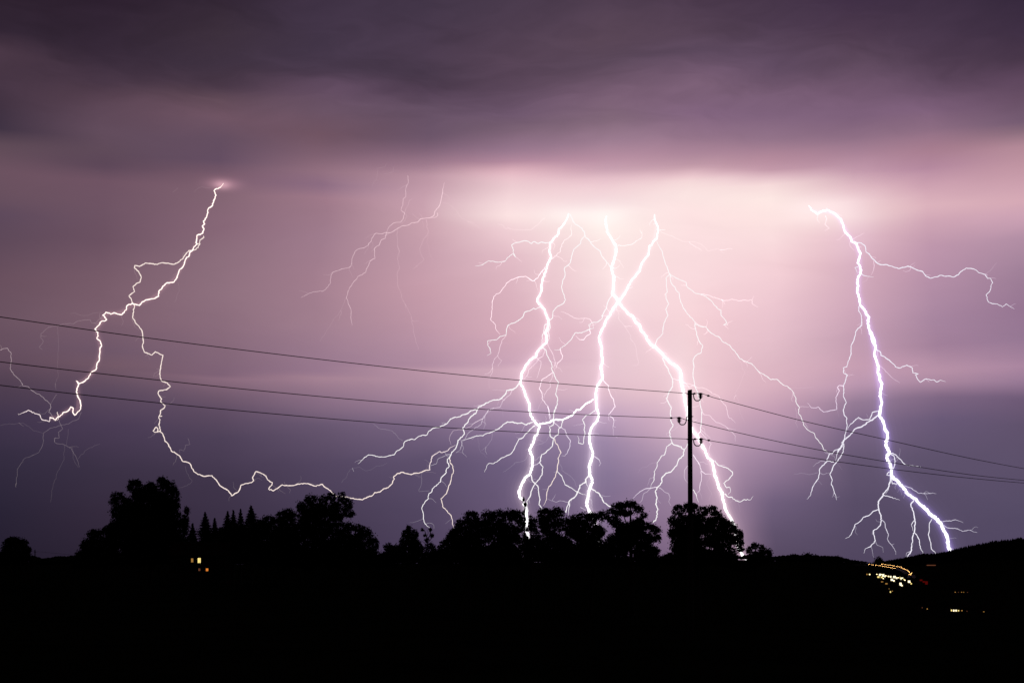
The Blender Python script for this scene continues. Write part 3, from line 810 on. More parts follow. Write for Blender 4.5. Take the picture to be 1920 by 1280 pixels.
tree('big lobed tree of the left-centre group with sky showing through its crown', 300,
     [(566,951,11,13),(583,938,13,12),(606,938,9,11),(621,931,9,10),(640,932,9,11),(651,945,11,13),(656,963,11,8),(592,960,26,20),(626,958,26,20),(598,996,32,26),(634,990,20,17),(600,1032,46,24),(572,990,16,22),(574,968,17,18),(642,1012,24,20),(560,1010,20,30),(650,1035,30,16)], GL_, tx=604, density=.9)
tree('round-shouldered tree leaning off the right side of the big lobed tree', 304, [(655,988,11,10),(672,990,11,9),(687,998,11,10),(681,1012,24,17),(700,1020,11,14),(672,1038,38,18)], GL_, density=.9)
tree('smallest bushy tree in the dip before the pointed tree', 300, [(728,1026,10,8),(735,1034,14,12),(746,1030,12,10),(722,1046,20,12)], GL_)
tree('pointed narrow tree standing alone between the two big groups', 296, [(767,991,5,9),(762,1001,10,10),(776,1001,9,10),(767,1016,20,15),(762,1036,34,18),(784,1028,12,12)], GL_)
tree('small round tree nearest the left edge of the photo', 420, [(28,1014,14,9),(15,1019,10,10),(42,1019,10,10),(50,1031,8,9),(28,1032,26,15),(30,1046,34,13),(8,1048,16,12)], GF_)
tree('low bush cut by the left edge of the photo', 430, [(2,1042,10,8),(-6,1048,12,10),(8,1050,10,8)], GF_, name='bush', cat='bush')

# --- centre group, some 180 m off
tree('low tree at the left end of the centre row, stepping down to the dip', 184, [(833,1026,12,15),(846,1012,14,13),(840,1042,24,16)], GC_)
tree('dark domed tree second from the left end of the centre row', 182, [(866,986,14,15),(884,972,17,15),(862,1004,22,19),(892,996,22,24),(880,1030,36,28)], GC_)
tree('widest dark tree of the centre row, left of the glowing gap', 180,
     [(914,971,15,16),(934,968,17,14),(956,966,17,13),(971,968,10,14),(977,983,8.5,17),(928,1000,28,27),(955,1003,22,28),(940,1038,40,24)], GC_)
tree('narrow thin-leaved tree in the gap right of the widest one', 190, [(995,982,5,17),(1002,984,6,14),(1004,1003,9,14),(1000,1027,20,22),(984,1024,14,22)], GC_)
tree('domed tree right of the glowing gap in the centre row', 178, [(1021,965,15,15),(1043,961,15,12),(1031,985,24,22),(1060,982,16,16),(1040,1028,38,34)], GC_)
tree('long flat-topped tree under the middle bolt in the centre row', 182, [(1078,975,12,12),(1095,972,14,13),(1113,969,13,11),(1130,967,12,11),(1100,998,36,24),(1110,1035,46,28)], GC_)
tree('airy tree with a layered umbrella top, left of the utility pole', 176,
     [(1146,958,9,7),(1162,948,15,8),(1181,945,16,8),(1197,954,11,8),(1206,966,8,7),(1168,961,20,8),(1150,975,13,10),(1183,990,27,15),(1214,986,13,8),(1229,993,11,8),(1200,1010,30,20),(1172,998,20,14),(1160,985,14,10),(1195,978,14,9),(1232,1008,8,9),(1212,1037,26,20),(1160,1020,26,24)], GC_, tx=1185, density=1.05)
tree('large round tree that hides the foot of the utility pole', 165,
     [(1262,976,10,11),(1273,957,12,12),(1294,951,15,11),(1317,959,12,11),(1335,956,11,9),(1345,966,11,11),(1298,985,38,25),(1345,985,24,20),(1367,988,15,13),(1381,1002,13,13),(1386,1017,9,10),(1388,1029,7,6),(1348,1013,32,20),(1290,1022,36,26),(1258,998,8,8),(1322,1044,50,16),(1362,1036,22,14),(1275,1005,18,20)], GC_, tx=1312)
tree('small bush just right of the large round tree, the last of the row', 168, [(1405,1031,6,7),(1416,1023,8,7),(1428,1028,6,8),(1418,1042,14,11)], GC_, name='bush', cat='bush')


def snag(label, d, base_px, limbs, tufts, group, r0=.10):
    x = (base_px - 960) / F * d
    base = Vector((x, d, ground_z(x, d)))
    root = empty('bare_tree', base)
    tag(root, label, 'tree', group)
    mb = MB()
    for line, w in limbs:
        pts = [base + Vector((0, 0, -.2)) if q == 'base' else at(q[0], q[1], d + random.uniform(-.3, .3)) for q in line]
        mb.tube([p - base for p in pts], [max(.012, r0 * w * (1 - .7 * i / max(1, len(pts) - 1))) for i in range(len(pts))], 6)
    mb.build('trunk', M_BARK, root)
    if tufts:
        v, f = leaves(crown_points(tufts, d, base, 2.2), 2.4 * d / F)
        mesh_obj('crown', v, f, M_LEAF, root)


snag('slender bare treetop rising before the bright foot of a thick bolt', 178, 984,
     [(['base', (984, 1010), (984, 975), (983.5, 950), (982, 930)], 1.3), ([(984, 960), (986, 948), (986.5, 935)], .7), ([(983, 948), (980, 938), (979, 933)], .5), ([(984, 975), (980, 962)], .5)],
     [(982, 936, 1.6, 4), (985.5, 945, 1.6, 4), (981, 962, 1.4, 4), (985, 974, 2.2, 3), (982, 984, 2.5, 3), (988, 992, 3, 5), (983, 1003, 4, 6)], GC_)
snag('gnarled half-bare tree right of the pointed tree, crooked twigs against the sky', 296, 803,
     [(['base', (803, 1040), (802, 1020), (800, 1005), (796, 994), (790, 989)], 1.6), ([(801, 1012), (806, 1003), (808, 994), (806, 988)], 1.0), ([(801, 1018), (808, 1010), (813, 1003), (811, 997)], .9), ([(800, 1006), (803, 998), (801, 992)], .6), ([(802, 1024), (794, 1016), (789, 1012)], .6)],
     [(792, 993, 3, 3), (807, 992, 3, 4), (810, 1004, 4, 4), (800, 1012, 5, 5), (797, 1003, 3, 3), (806, 1030, 13, 14), (815, 1038, 12, 10)], GL_)


def conifer(label, d, tx, ty, hw, by, group):
    x = (tx - 960) / F * d
    base = Vector((x, d, ground_z(x, d)))
    root = empty('conifer_tree', base)
    tag(root, label, 'tree', group)
    m = d / F
    top = at(tx, ty, d) - base
    H = (by - ty) * m
    v, f = [], []
    levels = max(9, int((by - ty) / 2.2))
    P_ = []
    for i in range(levels):
        t = (i + .4) / levels
        R = max(.9, hw * 1.15 * min(1, t / .45) ** .85 * (1.0 if i % 2 else .66)) * m
        for k in range(22):
            a = random.uniform(0, 2 * math.pi)
            rk = R * random.uniform(.7, 1.12)
            tip = Vector((rk * math.cos(a), rk * math.sin(a), -.4 * rk))
            c = top + Vector((0, 0, -H * t))
            q = max(2, int(rk / (1.0 * m)))
            for s in range(q):
                u = (s + random.random()) / q
                P_.append(tuple(c + tip * u + Vector((random.gauss(0, .45) * m, random.gauss(0, .45) * m, random.gauss(0, .6) * m))))
    for i in range(10):
        P_.append(tuple(top + Vector((random.gauss(0, .3) * m, 0, -i * .5 * m))))
    v, f = leaves(np.array(P_), 2.9 * m)
    mesh_obj('crown', v, f, M_NEEDLE, root)
    MB().tube([Vector((0, 0, -.3)), top * .5, top], [.22, .14, .02], 6).build('trunk', M_BARK, root)


conifer('spindly drooping conifer directly above the lit windows', 312, 361, 981, 10, 1030, GL_)
conifer('tall conifer first right of the dark gap beside the tallest tree', 310, 384.5, 960, 15, 1030, GL_)
conifer('short conifer tucked between the first and the third conifer', 310, 402.5, 971, 10, 1030, GL_)
conifer('conifer with a blunt narrow tip, left of the close pair of spires', 312, 427, 958, 13, 1030, GL_)
conifer('column-like conifer, its straight left edge close against its neighbour', 314, 437.5, 956.5, 11, 1030, GL_)
conifer('thinnest conifer spire just left of the broadest conifer', 313, 451, 954, 9, 1020, GL_)
conifer('broadest and highest conifer of the row', 309, 471, 948, 19, 1020, GL_)

# undergrowth closing the feet of the tree rows
for (xs, d, y0, y1, gname) in ((range(150, 850, 13), 316, 1040, 1056, 'left'), (range(826, 1440, 13), 186, 1038, 1056, 'centre')):
    bl = [(x + random.uniform(-5, 5), random.uniform(y0, y1), random.uniform(11, 17), random.uniform(9, 15)) for x in xs]
    if gname == 'centre':
        bl = [b for b in bl if not 1376 < b[0] < 1412] + [(1386, 1061, 12, 9), (1402, 1062, 12, 9)]
    base = Vector(((sum(xs) / len(xs) - 960) / F * d, d, ground_z(0, d)))
    v, f = leaves(crown_points(bl, d, base, 2.8), 3.4 * d / F)
    o = mesh_obj('undergrowth', v, f, M_LEAF, loc=base)
    tag(o, 'dark hedge-like undergrowth at the feet of the %s trees' % gname, 'undergrowth', kind='stuff')

# far woods along the crests
def woods(label, n, px0, px1, r0, r1, hh, cone=True, name='woodland'):
    v, f = [], []
    for _ in range(n):
        px = random.uniform(px0, px1)
        r = random.uniform(r0, r1)
        a = math.atan((px - 960) / F)
        x, y = r * math.sin(a), r * math.cos(a)
        h = hh * random.uniform(.75, 1.2)
        if not cone and px > 1570:
            h *= max(.1, 1 - (px - 1570) / 80)
        if cone and px < 1730:
            h *= .25 + .75 * max(0, (px - 1655) / 75)
        z = ground_z(x, y)
        b = len(v)
        if cone:
            w = h * .20
            for zz, ww in ((0, .7), (h * .12, 1), (h * .55, .6), (h * .6, .75), (h, 0.02)):
                for k in range(5):
                    q = 2 * math.pi * k / 5 + _
                    v.append((x + w * ww * math.cos(q) * random.uniform(.8, 1.2), y + w * ww * math.sin(q), z + zz))
        else:
            w = h * .55
            for zz, ww in ((0, .6), (h * .35, 1), (h * .65, .95), (h * .88, .6), (h, .12)):
                for k in range(5):
                    q = 2 * math.pi * k / 5 + _
                    v.append((x + w * ww * math.cos(q) * random.uniform(.8, 1.2), y + w * ww * math.sin(q), z + zz * random.uniform(.94, 1.05)))
        for i in range(4):
            for k in range(5):
                k2 = (k + 1) % 5
                f.append((b + i * 5 + k, b + i * 5 + k2, b + (i + 1) * 5 + k2, b + (i + 1) * 5 + k))
        f.append(tuple(b + 20 + k for k in range(5)))
    o = mesh_obj(name, np.array(v), f, M_NEEDLE if cone else M_LEAF)
    tag(o, label, 'woodland', kind='stuff')


woods('dense conifer forest covering the hill at right, its spiky edge along the ridge', 5200, 1655, 2250, 1560, 1760, 8.5)
woods('low rounded woods on the far ridge right of the tree row', 420, 1425, 1650, 1640, 1740, 5.0, False)
woods('far strip of woods on the ridge at left', 500, 60, 240, 1640, 1740, 7.0, False)
woods('low far woods behind the tree rows', 700, 240, 1425, 1650, 1740, 4.5, False)
tree('small round tree alone on the ridge where the forested hill begins', 1500, [(1648,1049,7,6),(1645,1054,7,5),(1653,1054,6,5)], 'trees on the far ridge', leafpx=2.2)
tree('domed tree highest on the low ridge right of the tree row', 1600, [(1516,1044,12,8),(1503,1047,8,6),(1528,1046,7,6)], 'trees on the far ridge', leafpx=2.4)
tree('second, flatter domed tree on the low ridge, nearest the tree row', 1600, [(1487,1045,10,7),(1476,1048,7,5)], 'trees on the far ridge', leafpx=2.4)
tree('third and lowest domed tree on the low ridge', 1590, [(1570,1048,11,6),(1556,1050,8,5)], 'trees on the far ridge', leafpx=2.4)

# ------------------------------------------------------------------ utility pole
DP = 70.0
mP = DP / F
pbx = (1295.2 - 960) / F * DP
pbase = Vector((pbx, DP, ground_z(pbx, DP)))
pole = empty('utility_pole', pbase)
tag(pole, 'tall dark wooden utility pole with three brown insulators on hooked brackets', 'utility pole', 'wooden utility poles')
ptop = at(1293.4, 728.5, DP) - pbase
v, f = [], []
N = 20
for t, rpx in ((-.06, 5.2), (.0, 5.1), (.3, 4.85), (.6, 4.6), (.85, 4.35), (.995, 4.15)):
    for k in range(N):
        a = 2 * math.pi * k / N
        r = rpx * mP
        z = ptop.z * t
        if t > .99:
            z += math.cos(a) * .02      # top sawn slightly aslant
        v.append((ptop.x * max(t, 0) + r * math.cos(a), r * math.sin(a), z))
for i in range(5):
    for k in range(N):
        k2 = (k + 1) % N
        f.append((i * N + k, i * N + k2, (i + 1) * N + k2, (i + 1) * N + k))
f.append(tuple(range(5 * N, 6 * N)))
mesh_obj('post', v, f, M_POLE, pole, True)


def fitting(side, ipx, ipy, armpy, first):
    """insulator on a swan-neck hook; side +1 right of the pole, -1 left"""
    c = at(ipx, ipy, DP) - pbase
    prof = [(1.32 * a_, 1.2 * b_) for a_, b_ in [(.018, -.125), (.05, -.12), (.062, -.10), (.035, -.088), (.035, -.072), (.078, -.062), (.084, -.045), (.038, -.034), (.038, -.015), (.088, -.005), (.094, .012), (.045, .03), (.042, .045), (.085, .055), (.092, .075), (.07, .10), (.03, .118)]]
    ins = MB().lathe(prof, 18, tuple(c)).build('insulator', M_PORC, pole, True)
    ex = at(1293.9 + side * 4, armpy, DP) - pbase
    bot = c.z - .12
    pts = []
    span = c.x - ex.x
    pts.append(Vector((ex.x - side * .05, 0, ex.z)))
    pts.append(Vector((ex.x + span * .12, 0, ex.z)))
    drop = ex.z - (bot - .14)
    for q in range(0, 11):
        a = math.pi * q / 10
        cx0 = (ex.x + span * .18 + c.x) / 2
        rx = (c.x - (ex.x + span * .18)) / 2
        pts.append(Vector((cx0 - rx * math.cos(a), 0, (ex.z - drop * .35 if q < 5 else bot) - (drop * .65 if q < 5 else .14) * math.sin(a))))
    pts[7:8] = []
    pts.append(Vector((c.x, 0, c.z - .10)))
    MB().tube(pts, .026, 8).build('bracket', M_IRON, pole, True)
    # threaded end of the hook coming out of the other face, with a washer and nut
    ox = 1293.9 - side * 4.2
    a = at(ox, armpy, DP) - pbase
    b = at(ox - side * 2.6, armpy, DP) - pbase
    MB().tube([a + Vector((side * .05, 0, 0)), b], .010, 6).build('bolt', M_IRON, pole)
    MB().box(a.x - .02, -.03, a.z - .03, a.x + .012, .03, a.z + .03).build('washer', M_IRON, pole)


fitting(1, 1313.5, 741.5, 738.5, True)
fitting(-1, 1273.3, 786.5, 780.5, False)
fitting(1, 1314.3, 826.0, 823.5, False)


def depth_wire(x):
    i0, ip, i1 = 1 / 46.0, 1 / DP, 1 / 150.0
    if x <= 1294:
        return 1 / (i0 + (ip - i0) * x / 1294)
    return 1 / (ip + (i1 - ip) * (x - 1294) / (1920 - 1294))


def power_line(label, pts, clamps):
    pts = sorted(pts)
    # smooth sagging line through the traced points
    xs = np.array([p[0] for p in pts], float); ys = np.array([p[1] for p in pts], float)
    sx = np.linspace(xs[0], xs[-1], 90)
    kn = []
    seg = [(-500, 1280), (1320, 2080)]
    sx = np.unique(np.concatenate([sx, xs]))
    sl = np.gradient(ys, xs)
    sy = []
    for x in sx:
        i = min(len(xs) - 2, max(0, int(np.searchsorted(xs, x) - 1)))
        h = xs[i + 1] - xs[i]; t = (x - xs[i]) / h
        d = (ys[i + 1] - ys[i]) / h
        m0 = d if 1250 < xs[i] < 1345 or i == 0 else sl[i]
        m1 = d if 1250 < xs[i + 1] < 1345 or i + 1 == len(xs) - 1 else sl[i + 1]
        sy.append((2*t**3-3*t**2+1)*ys[i] + (t**3-2*t**2+t)*h*m0 + (-2*t**3+3*t**2)*ys[i+1] + (t**3-t**2)*h*m1)
    P3 = [at(x, y, depth_wire(x) - (.19 if 1276 < x < 1306 and len(clamps) else 0)) for x, y in zip(sx, sy)]
    root = empty('power_line', at(1294, float(np.interp(1294, sx, sy)), DP))
    tag(root, label, 'power line', 'power lines on the wooden pole')
    rads = [.0155 + .012 * max(0, min(1, (x - 1320) / 500)) for x in sx]
    v, f = tube([p - root.location for p in P3], rads, 6)
    mesh_obj('conductor', v, f, M_WIRE, root, True)
    for cx, cy, L in clamps:
        a, b = at(cx - L, cy, depth_wire(cx)) - root.location, at(cx + L, cy, depth_wire(cx)) - root.location
        mid = (a + b) / 2
        mb = MB().tube([a, a.lerp(mid, .5), mid, mid.lerp(b, .5), b], [.016, .046, .052, .046, .016], 8)
        mb.build('clamp', M_IRON, root)
    return root


power_line('highest of the three power lines, tied to the top right insulator',
           [(-500, 525), (-240, 560), (0, 594), (240, 628.5), (480, 659), (860, 702), (1220, 732.3), (1285, 737), (1302, 737.6), (1314, 736.5), (1336, 744.5), (1500, 787.5), (1658, 823), (1840, 863), (1920, 878), (2080, 902)],
           [(1302, 737.6, 2.6), (1328, 741.6, 2.6)])
power_line('middle power line, tied to the insulator on the left of the pole',
           [(-500, 612), (-240, 645), (0, 678), (240, 706), (480, 731.5), (860, 764), (1220, 782), (1258, 783.3), (1273, 782), (1284, 786), (1299, 790), (1368, 807), (1520, 840), (1680, 868), (1840, 892), (1920, 900), (2080, 911)],
           [(1258.5, 783.3, 2.6)])
power_line('lowest of the three power lines, tied to the bottom right insulator',
           [(-500, 662), (-240, 692), (0, 722), (240, 749), (480, 772.5), (900, 805.5), (1260, 821.5), (1288, 822.5), (1303, 822.8), (1315, 821.8), (1330, 825.5), (1520, 857.5), (1680, 880), (1840, 898), (1920, 905), (2080, 913)],
           [(1303, 822.8, 2.6), (1329, 825.2, 2.6)])

# the small distant pole at left
x = (65.6 - 960) / F * 400
b2 = Vector((x, 400, ground_z(x, 400)))
p2 = empty('utility_pole', b2)
tag(p2, 'tiny distant utility pole right of the round tree at the left edge', 'utility pole', 'wooden utility poles')
t2 = at(65.6, 1030, 400) - b2
MB().tube([Vector((0, 0, -.3)), t2 * .5, t2], [.17, .15, .13], 8).build('post', M_POLE, p2)
MB().box(t2.x - .35, -.06, t2.z - .75, t2.x + .35, .06, t2.z - .63).build('crossarm', M_POLE, p2)
w2 = empty('power_line', at(65.6, 1033, 400))
tag(w2, 'faint thin wire running from the tiny distant pole to the trees', 'power line')
v, f = tube([at(q[0], q[1], q[2]) - w2.location for q in ((20, 1031, 425), (65.6, 1033, 400), (100, 1036, 380), (150, 1041.5, 350))], .022, 5)
mesh_obj('conductor', v, f, M_WIRE, w2)

# ------------------------------------------------------------------ buildings
M_WALL = material('dark stained timber wall', (.06, .045, .035), .95, (.04, .03, .025), 1.5, .2, 0, 0.0)
M_WALL2 = material('dark brick wall', (.10, .07, .055), .95, (.06, .045, .035), 1.2, .2, 0, 0.0)
M_ROOF = material('dark clay roof', (.05, .028, .02), 1, (.03, .018, .015), 3, .2, 0, 0)
M_FRAME = material('dark painted wood', (.06, .045, .035), .7, (.04, .03, .025), 8)
M_ASPH = material('asphalt', (.05, .05, .05), .9, (.035, .035, .035), 3, .2)
M_CONC = material('grey concrete', (.2, .2, .19), .9, (.15, .15, .14), 3)
WIN = {'yellow': glowing('lit room yellow', (1.0, .78, .26), 1.15, sample='AUTO'),
       'white': glowing('lit room white', (1.0, .86, .55), 1.7, sample='AUTO'),
       'orange': glowing('lit room orange', (1.0, .28, .04), .75, sample='AUTO'),
       'amber': glowing('lit room amber', (1.0, .50, .12), .38, sample='AUTO'),
       'dim': glowing('lit room dim', (.35, .12, .06), .35, sample='AUTO'),
       'red': glowing('red lamp glass', (1.0, .03, .02), .07, sample='AUTO')}


def window(parent, x, y, z, w, h, glass, bars=1, lab=None):
    """window facing -Y with its centre at x, z on wall plane y"""
    mb = MB()
    t = .06
    mb.box(x - w/2 - t, y - .05, z - h/2 - t, x - w/2, y + .05, z + h/2 + t)
    mb.box(x + w/2, y - .05, z - h/2 - t, x + w/2 + t, y + .05, z + h/2 + t)
    mb.box(x - w/2, y - .05, z + h/2, x + w/2, y + .05, z + h/2 + t)
    mb.box(x - w/2, y - .09, z - h/2 - t, x + w/2, y + .05, z - h/2)
    for k in range(bars):
        bx = x - w/2 + w * (k + 1) / (bars + 1)
        mb.box(bx - .02, y - .03, z - h/2, bx + .02, y + .02, z + h/2)
    fr = mb.build('window', M_FRAME, parent)
    if lab:
        fr['label'] = lab
    MB().box(x - w/2, y - .012, z - h/2, x + w/2, y + .004, z + h/2).build('pane', glass, fr)
    return fr


def house(label, px, d, w, dep, h, rz, windows, wallm=M_WALL, group=None, ridge=2.6, cat='house', py=None, door=True):
    x = (px - 960) / F * d
    z = ground_z(x, d)
    root = empty('house', (x, d, z), rz)
    tag(root, label, cat, group)
    mb = MB().box(-w/2, -dep/2, -1.5, w/2, dep/2, h)
    mb.add([(-w/2, -dep/2, h), (-w/2, dep/2, h), (-w/2, 0, h + ridge), (w/2, -dep/2, h), (w/2, dep/2, h), (w/2, 0, h + ridge)], [(0, 1, 2), (3, 5, 4)])
    mb.build('wall', wallm, root)
    o = .5
    k = ridge / (dep / 2)
    rf = MB()
    for s in (-1, 1):
        y0, z0 = s * (dep/2 + o), h - o * k
        a = [(-w/2 - o, y0, z0), (w/2 + o, y0, z0), (w/2 + o, 0, h + ridge), (-w/2 - o, 0, h + ridge)]
        b = [(p[0], p[1], p[2] + .22) for p in a]
        rf.add(a + b, [(0, 1, 2, 3), (4, 7, 6, 5), (0, 4, 5, 1), (1, 5, 6, 2), (2, 6, 7, 3), (3, 7, 4, 0)])
    roof = rf.build('roof', M_ROOF, root)
    MB().box(w*.22, .4, h + ridge * .4, w*.22 + .7, 1.1, h + ridge + .9).build('chimney', M_WALL2, roof)
    for wx, wz, ww, wh, g, *bars in windows:
        window(root, wx, -dep/2 - .012, wz, ww, wh, WIN[g], bars[0] if bars else 1)
    if door:
        dr = MB().box(-w*.3 - .5, -dep/2 - .06, 0, -w*.3 + .5, -dep/2 - .004, 2.1).build('door', M_FRAME, root)
        MB().box(-w*.3 + .32, -dep/2 - .12, 1.0, -w*.3 + .42, -dep/2 - .064, 1.06).build('handle', M_IRON, dr)
    return root


# house among the left trees: windows placed at the photograph's rows
dH = 293.0
hx = (378 - 960) / F * (dH + 4)
gz = ground_z(hx, dH + 4)


def hw(px, py):
    q = at(px, py, dH)
    return q.x - hx, q.z - gz


(ax, az_), (bx, bz), (cx_, cz), (ex_, ez) = hw(360.4, 1049.8), hw(373.6, 1050), hw(373.8, 1067.2), hw(388.3, 1067.4)
house('dark house among the left trees with a few warm lit windows', 378, dH + 4, 11.5, 8, max(az_, bz) + 1.2, 0,
      [(ax, az_, .44, .80, 'amber'), (bx, bz, .62, 1.02, 'yellow'), (cx_, cz, .38, .52, 'dim'), (ex_, ez, .50, .56, 'orange', 0)])

# ------------------------------------------------------------------ the lit village in the valley at right
GV = 'houses of the lit village at right'


def hit(px, py, h, d0=350.0):
    """distance at which the line of sight through (px, py) runs h above the ground"""
    d = d0
    while d < 1690:
        q = at(px, py, d)
        if q.z - ground_z(q.x, d) <= h:
            return d
        d += 3.0
    return 1690.0


def vhouse(label, px, py, d, w, h, wins, rz=0.0, **kw):
    """wins given in photograph pixels; the house stands where its windows meet the slope"""
    low = max(q[1] for q in wins)
    lo, hi = min(q[0] - q[2] / 2 for q in wins), max(q[0] + q[2] / 2 for q in wins)
    px = (lo + hi) / 2
    yy = hit(px, low, 1.9)
    d = yy + 4.0
    x = (px - 960) / F * d
    g = ground_z(x, d)
    L = []
    for wx, wy, ww, wh, gl in wins:
        q = at(wx, wy, yy)
        L.append((q.x - x, q.z - g, ww * yy / F, wh * yy / F, gl, 0))
    need = max(l[1] + l[3] / 2 + .35 for l in L)
    return house(label, px, d, (hi - lo + 2.5) * yy / F, 8.0, need, rz, L, M_WALL2, GV, 1.1, door=False, **kw)


vhouse('small-windowed village house farthest left under the curving road', 1628, 1076, 1120, 12, 6, [(1625.5,1076,2.2,2.2,'amber'),(1630.5,1076,2.6,2.4,'yellow')])
vhouse('long village building, the brightest, blazing with white and yellow windows', 1657, 1078, 1100, 17, 6,
       [(1644,1076,2,2,'amber'),(1650,1077,4,4,'white'),(1656,1078,4,5,'white'),(1647,1081,4,3,'yellow'),(1653,1081.5,4,2.5,'yellow'),(1660,1080,3,3.5,'white')])
vhouse('village building right of the brightest one with broken rows of white windows', 1671, 1082, 1060, 14, 6,
       [(1666,1080,3,3,'yellow'),(1670,1080.5,3,3,'white'),(1677,1081,5,4,'white'),(1681,1083,3,3,'white'),(1672,1086,4,4,'white'),(1676,1088,3,3,'white')])
vhouse('village house at the bend with one wide yellow window', 1691, 1084, 1050, 12, 5, [(1686,1082.5,4,3.5,'yellow'),(1691,1084,5,4,'white'),(1695,1086,3,2.5,'yellow')])
vhouse('small village house with a bright window, lowest of the bright cluster', 1690, 1095, 960, 9, 4, [(1688.5,1094,4,5,'white'),(1691,1097,3,2.5,'white')])
vhouse('small village house with a bright window below the end of the curving road', 1706, 1091, 980, 9, 4, [(1704.5,1089.5,4.5,4,'white'),(1708.5,1093.5,2.5,2.5,'yellow')])
vhouse('low village house with two weak greenish-yellow windows', 1658, 1091, 1000, 12, 4, [(1654,1090,4,1.6,'amber'),(1662,1093.5,4,2.2,'amber')])
vhouse('lone village house with a single tiny window below the bright cluster', 1671, 1107, 880, 9, 4, [(1669.5,1109,2.2,2.8,'yellow'),(1673,1107.3,1.6,1.6,'amber'),(1667,1103,1.3,1.3,'amber')])
vhouse('village house with a dull red glowing front', 1733, 1090, 1000, 14, 6, [(1727,1087,5,3,'red'),(1737,1092,5,6,'red'),(1732,1090,4,3,'red')])
vhouse('village house high on the slope with one faint orange strip window', 1747, 1059, 1380, 24, 5, [(1746,1059,17,1.6,'dim')])
vhouse('long low building with a dotted row of faint windows', 1804, 1112, 640, 16, 4, [(1791,1109.5,2,1.4,'amber'),(1797,1109.5,1.4,1.2,'dim'),(1803,1109.5,1.8,1.2,'amber'),(1807,1109.5,1.4,1.2,'amber'),(1814,1109.8,1.5,1,'dim')])
vhouse('long low building nearest the camera at right with a row of bright windows', 1796, 1146, 470, 9, 3.2, [(1784,1143.5,2.4,3.2,'yellow'),(1788.2,1143.8,3,3.4,'white'),(1792.6,1143.8,3,3.2,'white'),(1797,1144,3,2.2,'yellow'),(1803.5,1144,3,1.8,'amber'),(1813,1145,1.4,1.4,'dim')])
vhouse('house with one dim window just right of the long low building', 1846, 1148, 480, 7, 3, [(1844.5,1146.5,2.6,2,'amber'),(1845,1156,1.6,1.6,'dim')])
vhouse('house with two pinprick windows left of the long low building', 1733, 1142, 480, 7, 3, [(1729,1138.5,1.6,1.6,'dim'),(1738.5,1140.8,2,2,'amber'),(1733,1152,2.4,1.6,'dim')])

# the curving road up the slope, and added cars standing in for light trails
road_pts = [(1600,1057,1500),(1625,1057.5,1480),(1650,1059,1440),(1676,1063,1390),(1696,1068,1340),(1706,1075,1280),(1707,1080,1240),(1698,1086,1190),(1680,1092,1140)]


def resample(pts, step):
    P3 = [at(p[0], p[1], hit(p[0], p[1], .7)) for p in pts]
    out = []
    acc = [0]
    for a, b in zip(P3[:-1], P3[1:]):
        acc.append(acc[-1] + (b - a).length)
    n = int(acc[-1] / step)
    for k in range(n + 1):
        s = k * step
        i = max(0, min(len(P3) - 2, int(np.searchsorted(acc, s) - 1)))
        out.append(P3[i].lerp(P3[i + 1], (s - acc[i]) / (acc[i + 1] - acc[i])))
    return out


rp = resample(road_pts, 8.0)
rv, rf_ = [], []
for i, p in enumerate(rp):
    t = (rp[min(i + 1, len(rp) - 1)] - rp[max(i - 1, 0)]); t.z = 0; t.normalize()
    nrm = Vector((-t.y, t.x, 0))
    for s, dz_ in ((-5, -2.5), (-4, -.55), (4, -.55), (5, -2.5)):
        rv.append(p + nrm * s + Vector((0, 0, dz_)))
for i in range(len(rp) - 1):
    for k in range(3):
        rf_.append((i * 4 + k, i * 4 + k + 1, i * 4 + k + 5, i * 4 + k + 4))
road = mesh_obj('road', rv, rf_, M_ASPH)
tag(road, 'curving road climbing the slope above the lit village', kind='structure')

M_HEAD = glowing('headlight', (1.0, .52, .16), 15.0)
M_TAIL = glowing('tail light', (1.0, .03, .01), 3.0)
M_PAINT = material('dark car paint', (.04, .04, .05), .35, (.03, .03, .04), 1, 0, .3, .5)
M_TYRE = material('tyre rubber', (.02, .02, .02), .9, (.015, .015, .015), 8)
M_GLASS = material('car glass', (.02, .02, .025), .1, (.015, .015, .02), 1, 0, 0, .5)


def make_car():
    r = empty('car', (0, 0, 0))
    # side profile extruded, nose towards +X
    prof = [(-2.15, .35), (-2.15, .85), (-1.5, .95), (2.0, .78), (2.2, .55), (2.15, .3)]
    cab = [(-1.7, .93), (-1.2, 1.42), (.35, 1.42), (1.05, .88)]
    def ext(p, w):
        v = [(x, -w, z) for x, z in p] + [(x, w, z) for x, z in p]
        n = len(p)
        return v, [tuple(range(n - 1, -1, -1)), tuple(range(n, 2 * n))] + [(i, (i + 1) % n, (i + 1) % n + n, i + n) for i in range(n)]
    MB().add(*ext(prof, .88)).build('body', M_PAINT, r)
    MB().add(*ext(cab, .74)).build('cabin', M_GLASS, r)
    for x, y in ((1.35, .8), (1.35, -.8), (-1.35, .8), (-1.35, -.8)):
        MB().tube([Vector((x, y - .11, .32)), Vector((x, y + .11, .32))], .32, 10).build('wheel', M_TYRE, r)
    for y in (-.62, .62):
        MB().tube([Vector((2.1, y, .62)), Vector((2.26, y, .62))], [.13, .15], 10).build('headlight', M_HEAD, r)
        MB().box(-2.2, y - .16, .62, -2.152, y + .16, .78).build('tail_light', M_TAIL, r)
    return r


proto = None
ORD = ['first', 'second', 'third', 'fourth', 'fifth', 'sixth', 'seventh', 'eighth', 'ninth', 'tenth', 'eleventh', 'twelfth', 'thirteenth', 'fourteenth', 'fifteenth', 'sixteenth', 'seventeenth', 'eighteenth', 'nineteenth', 'twentieth']


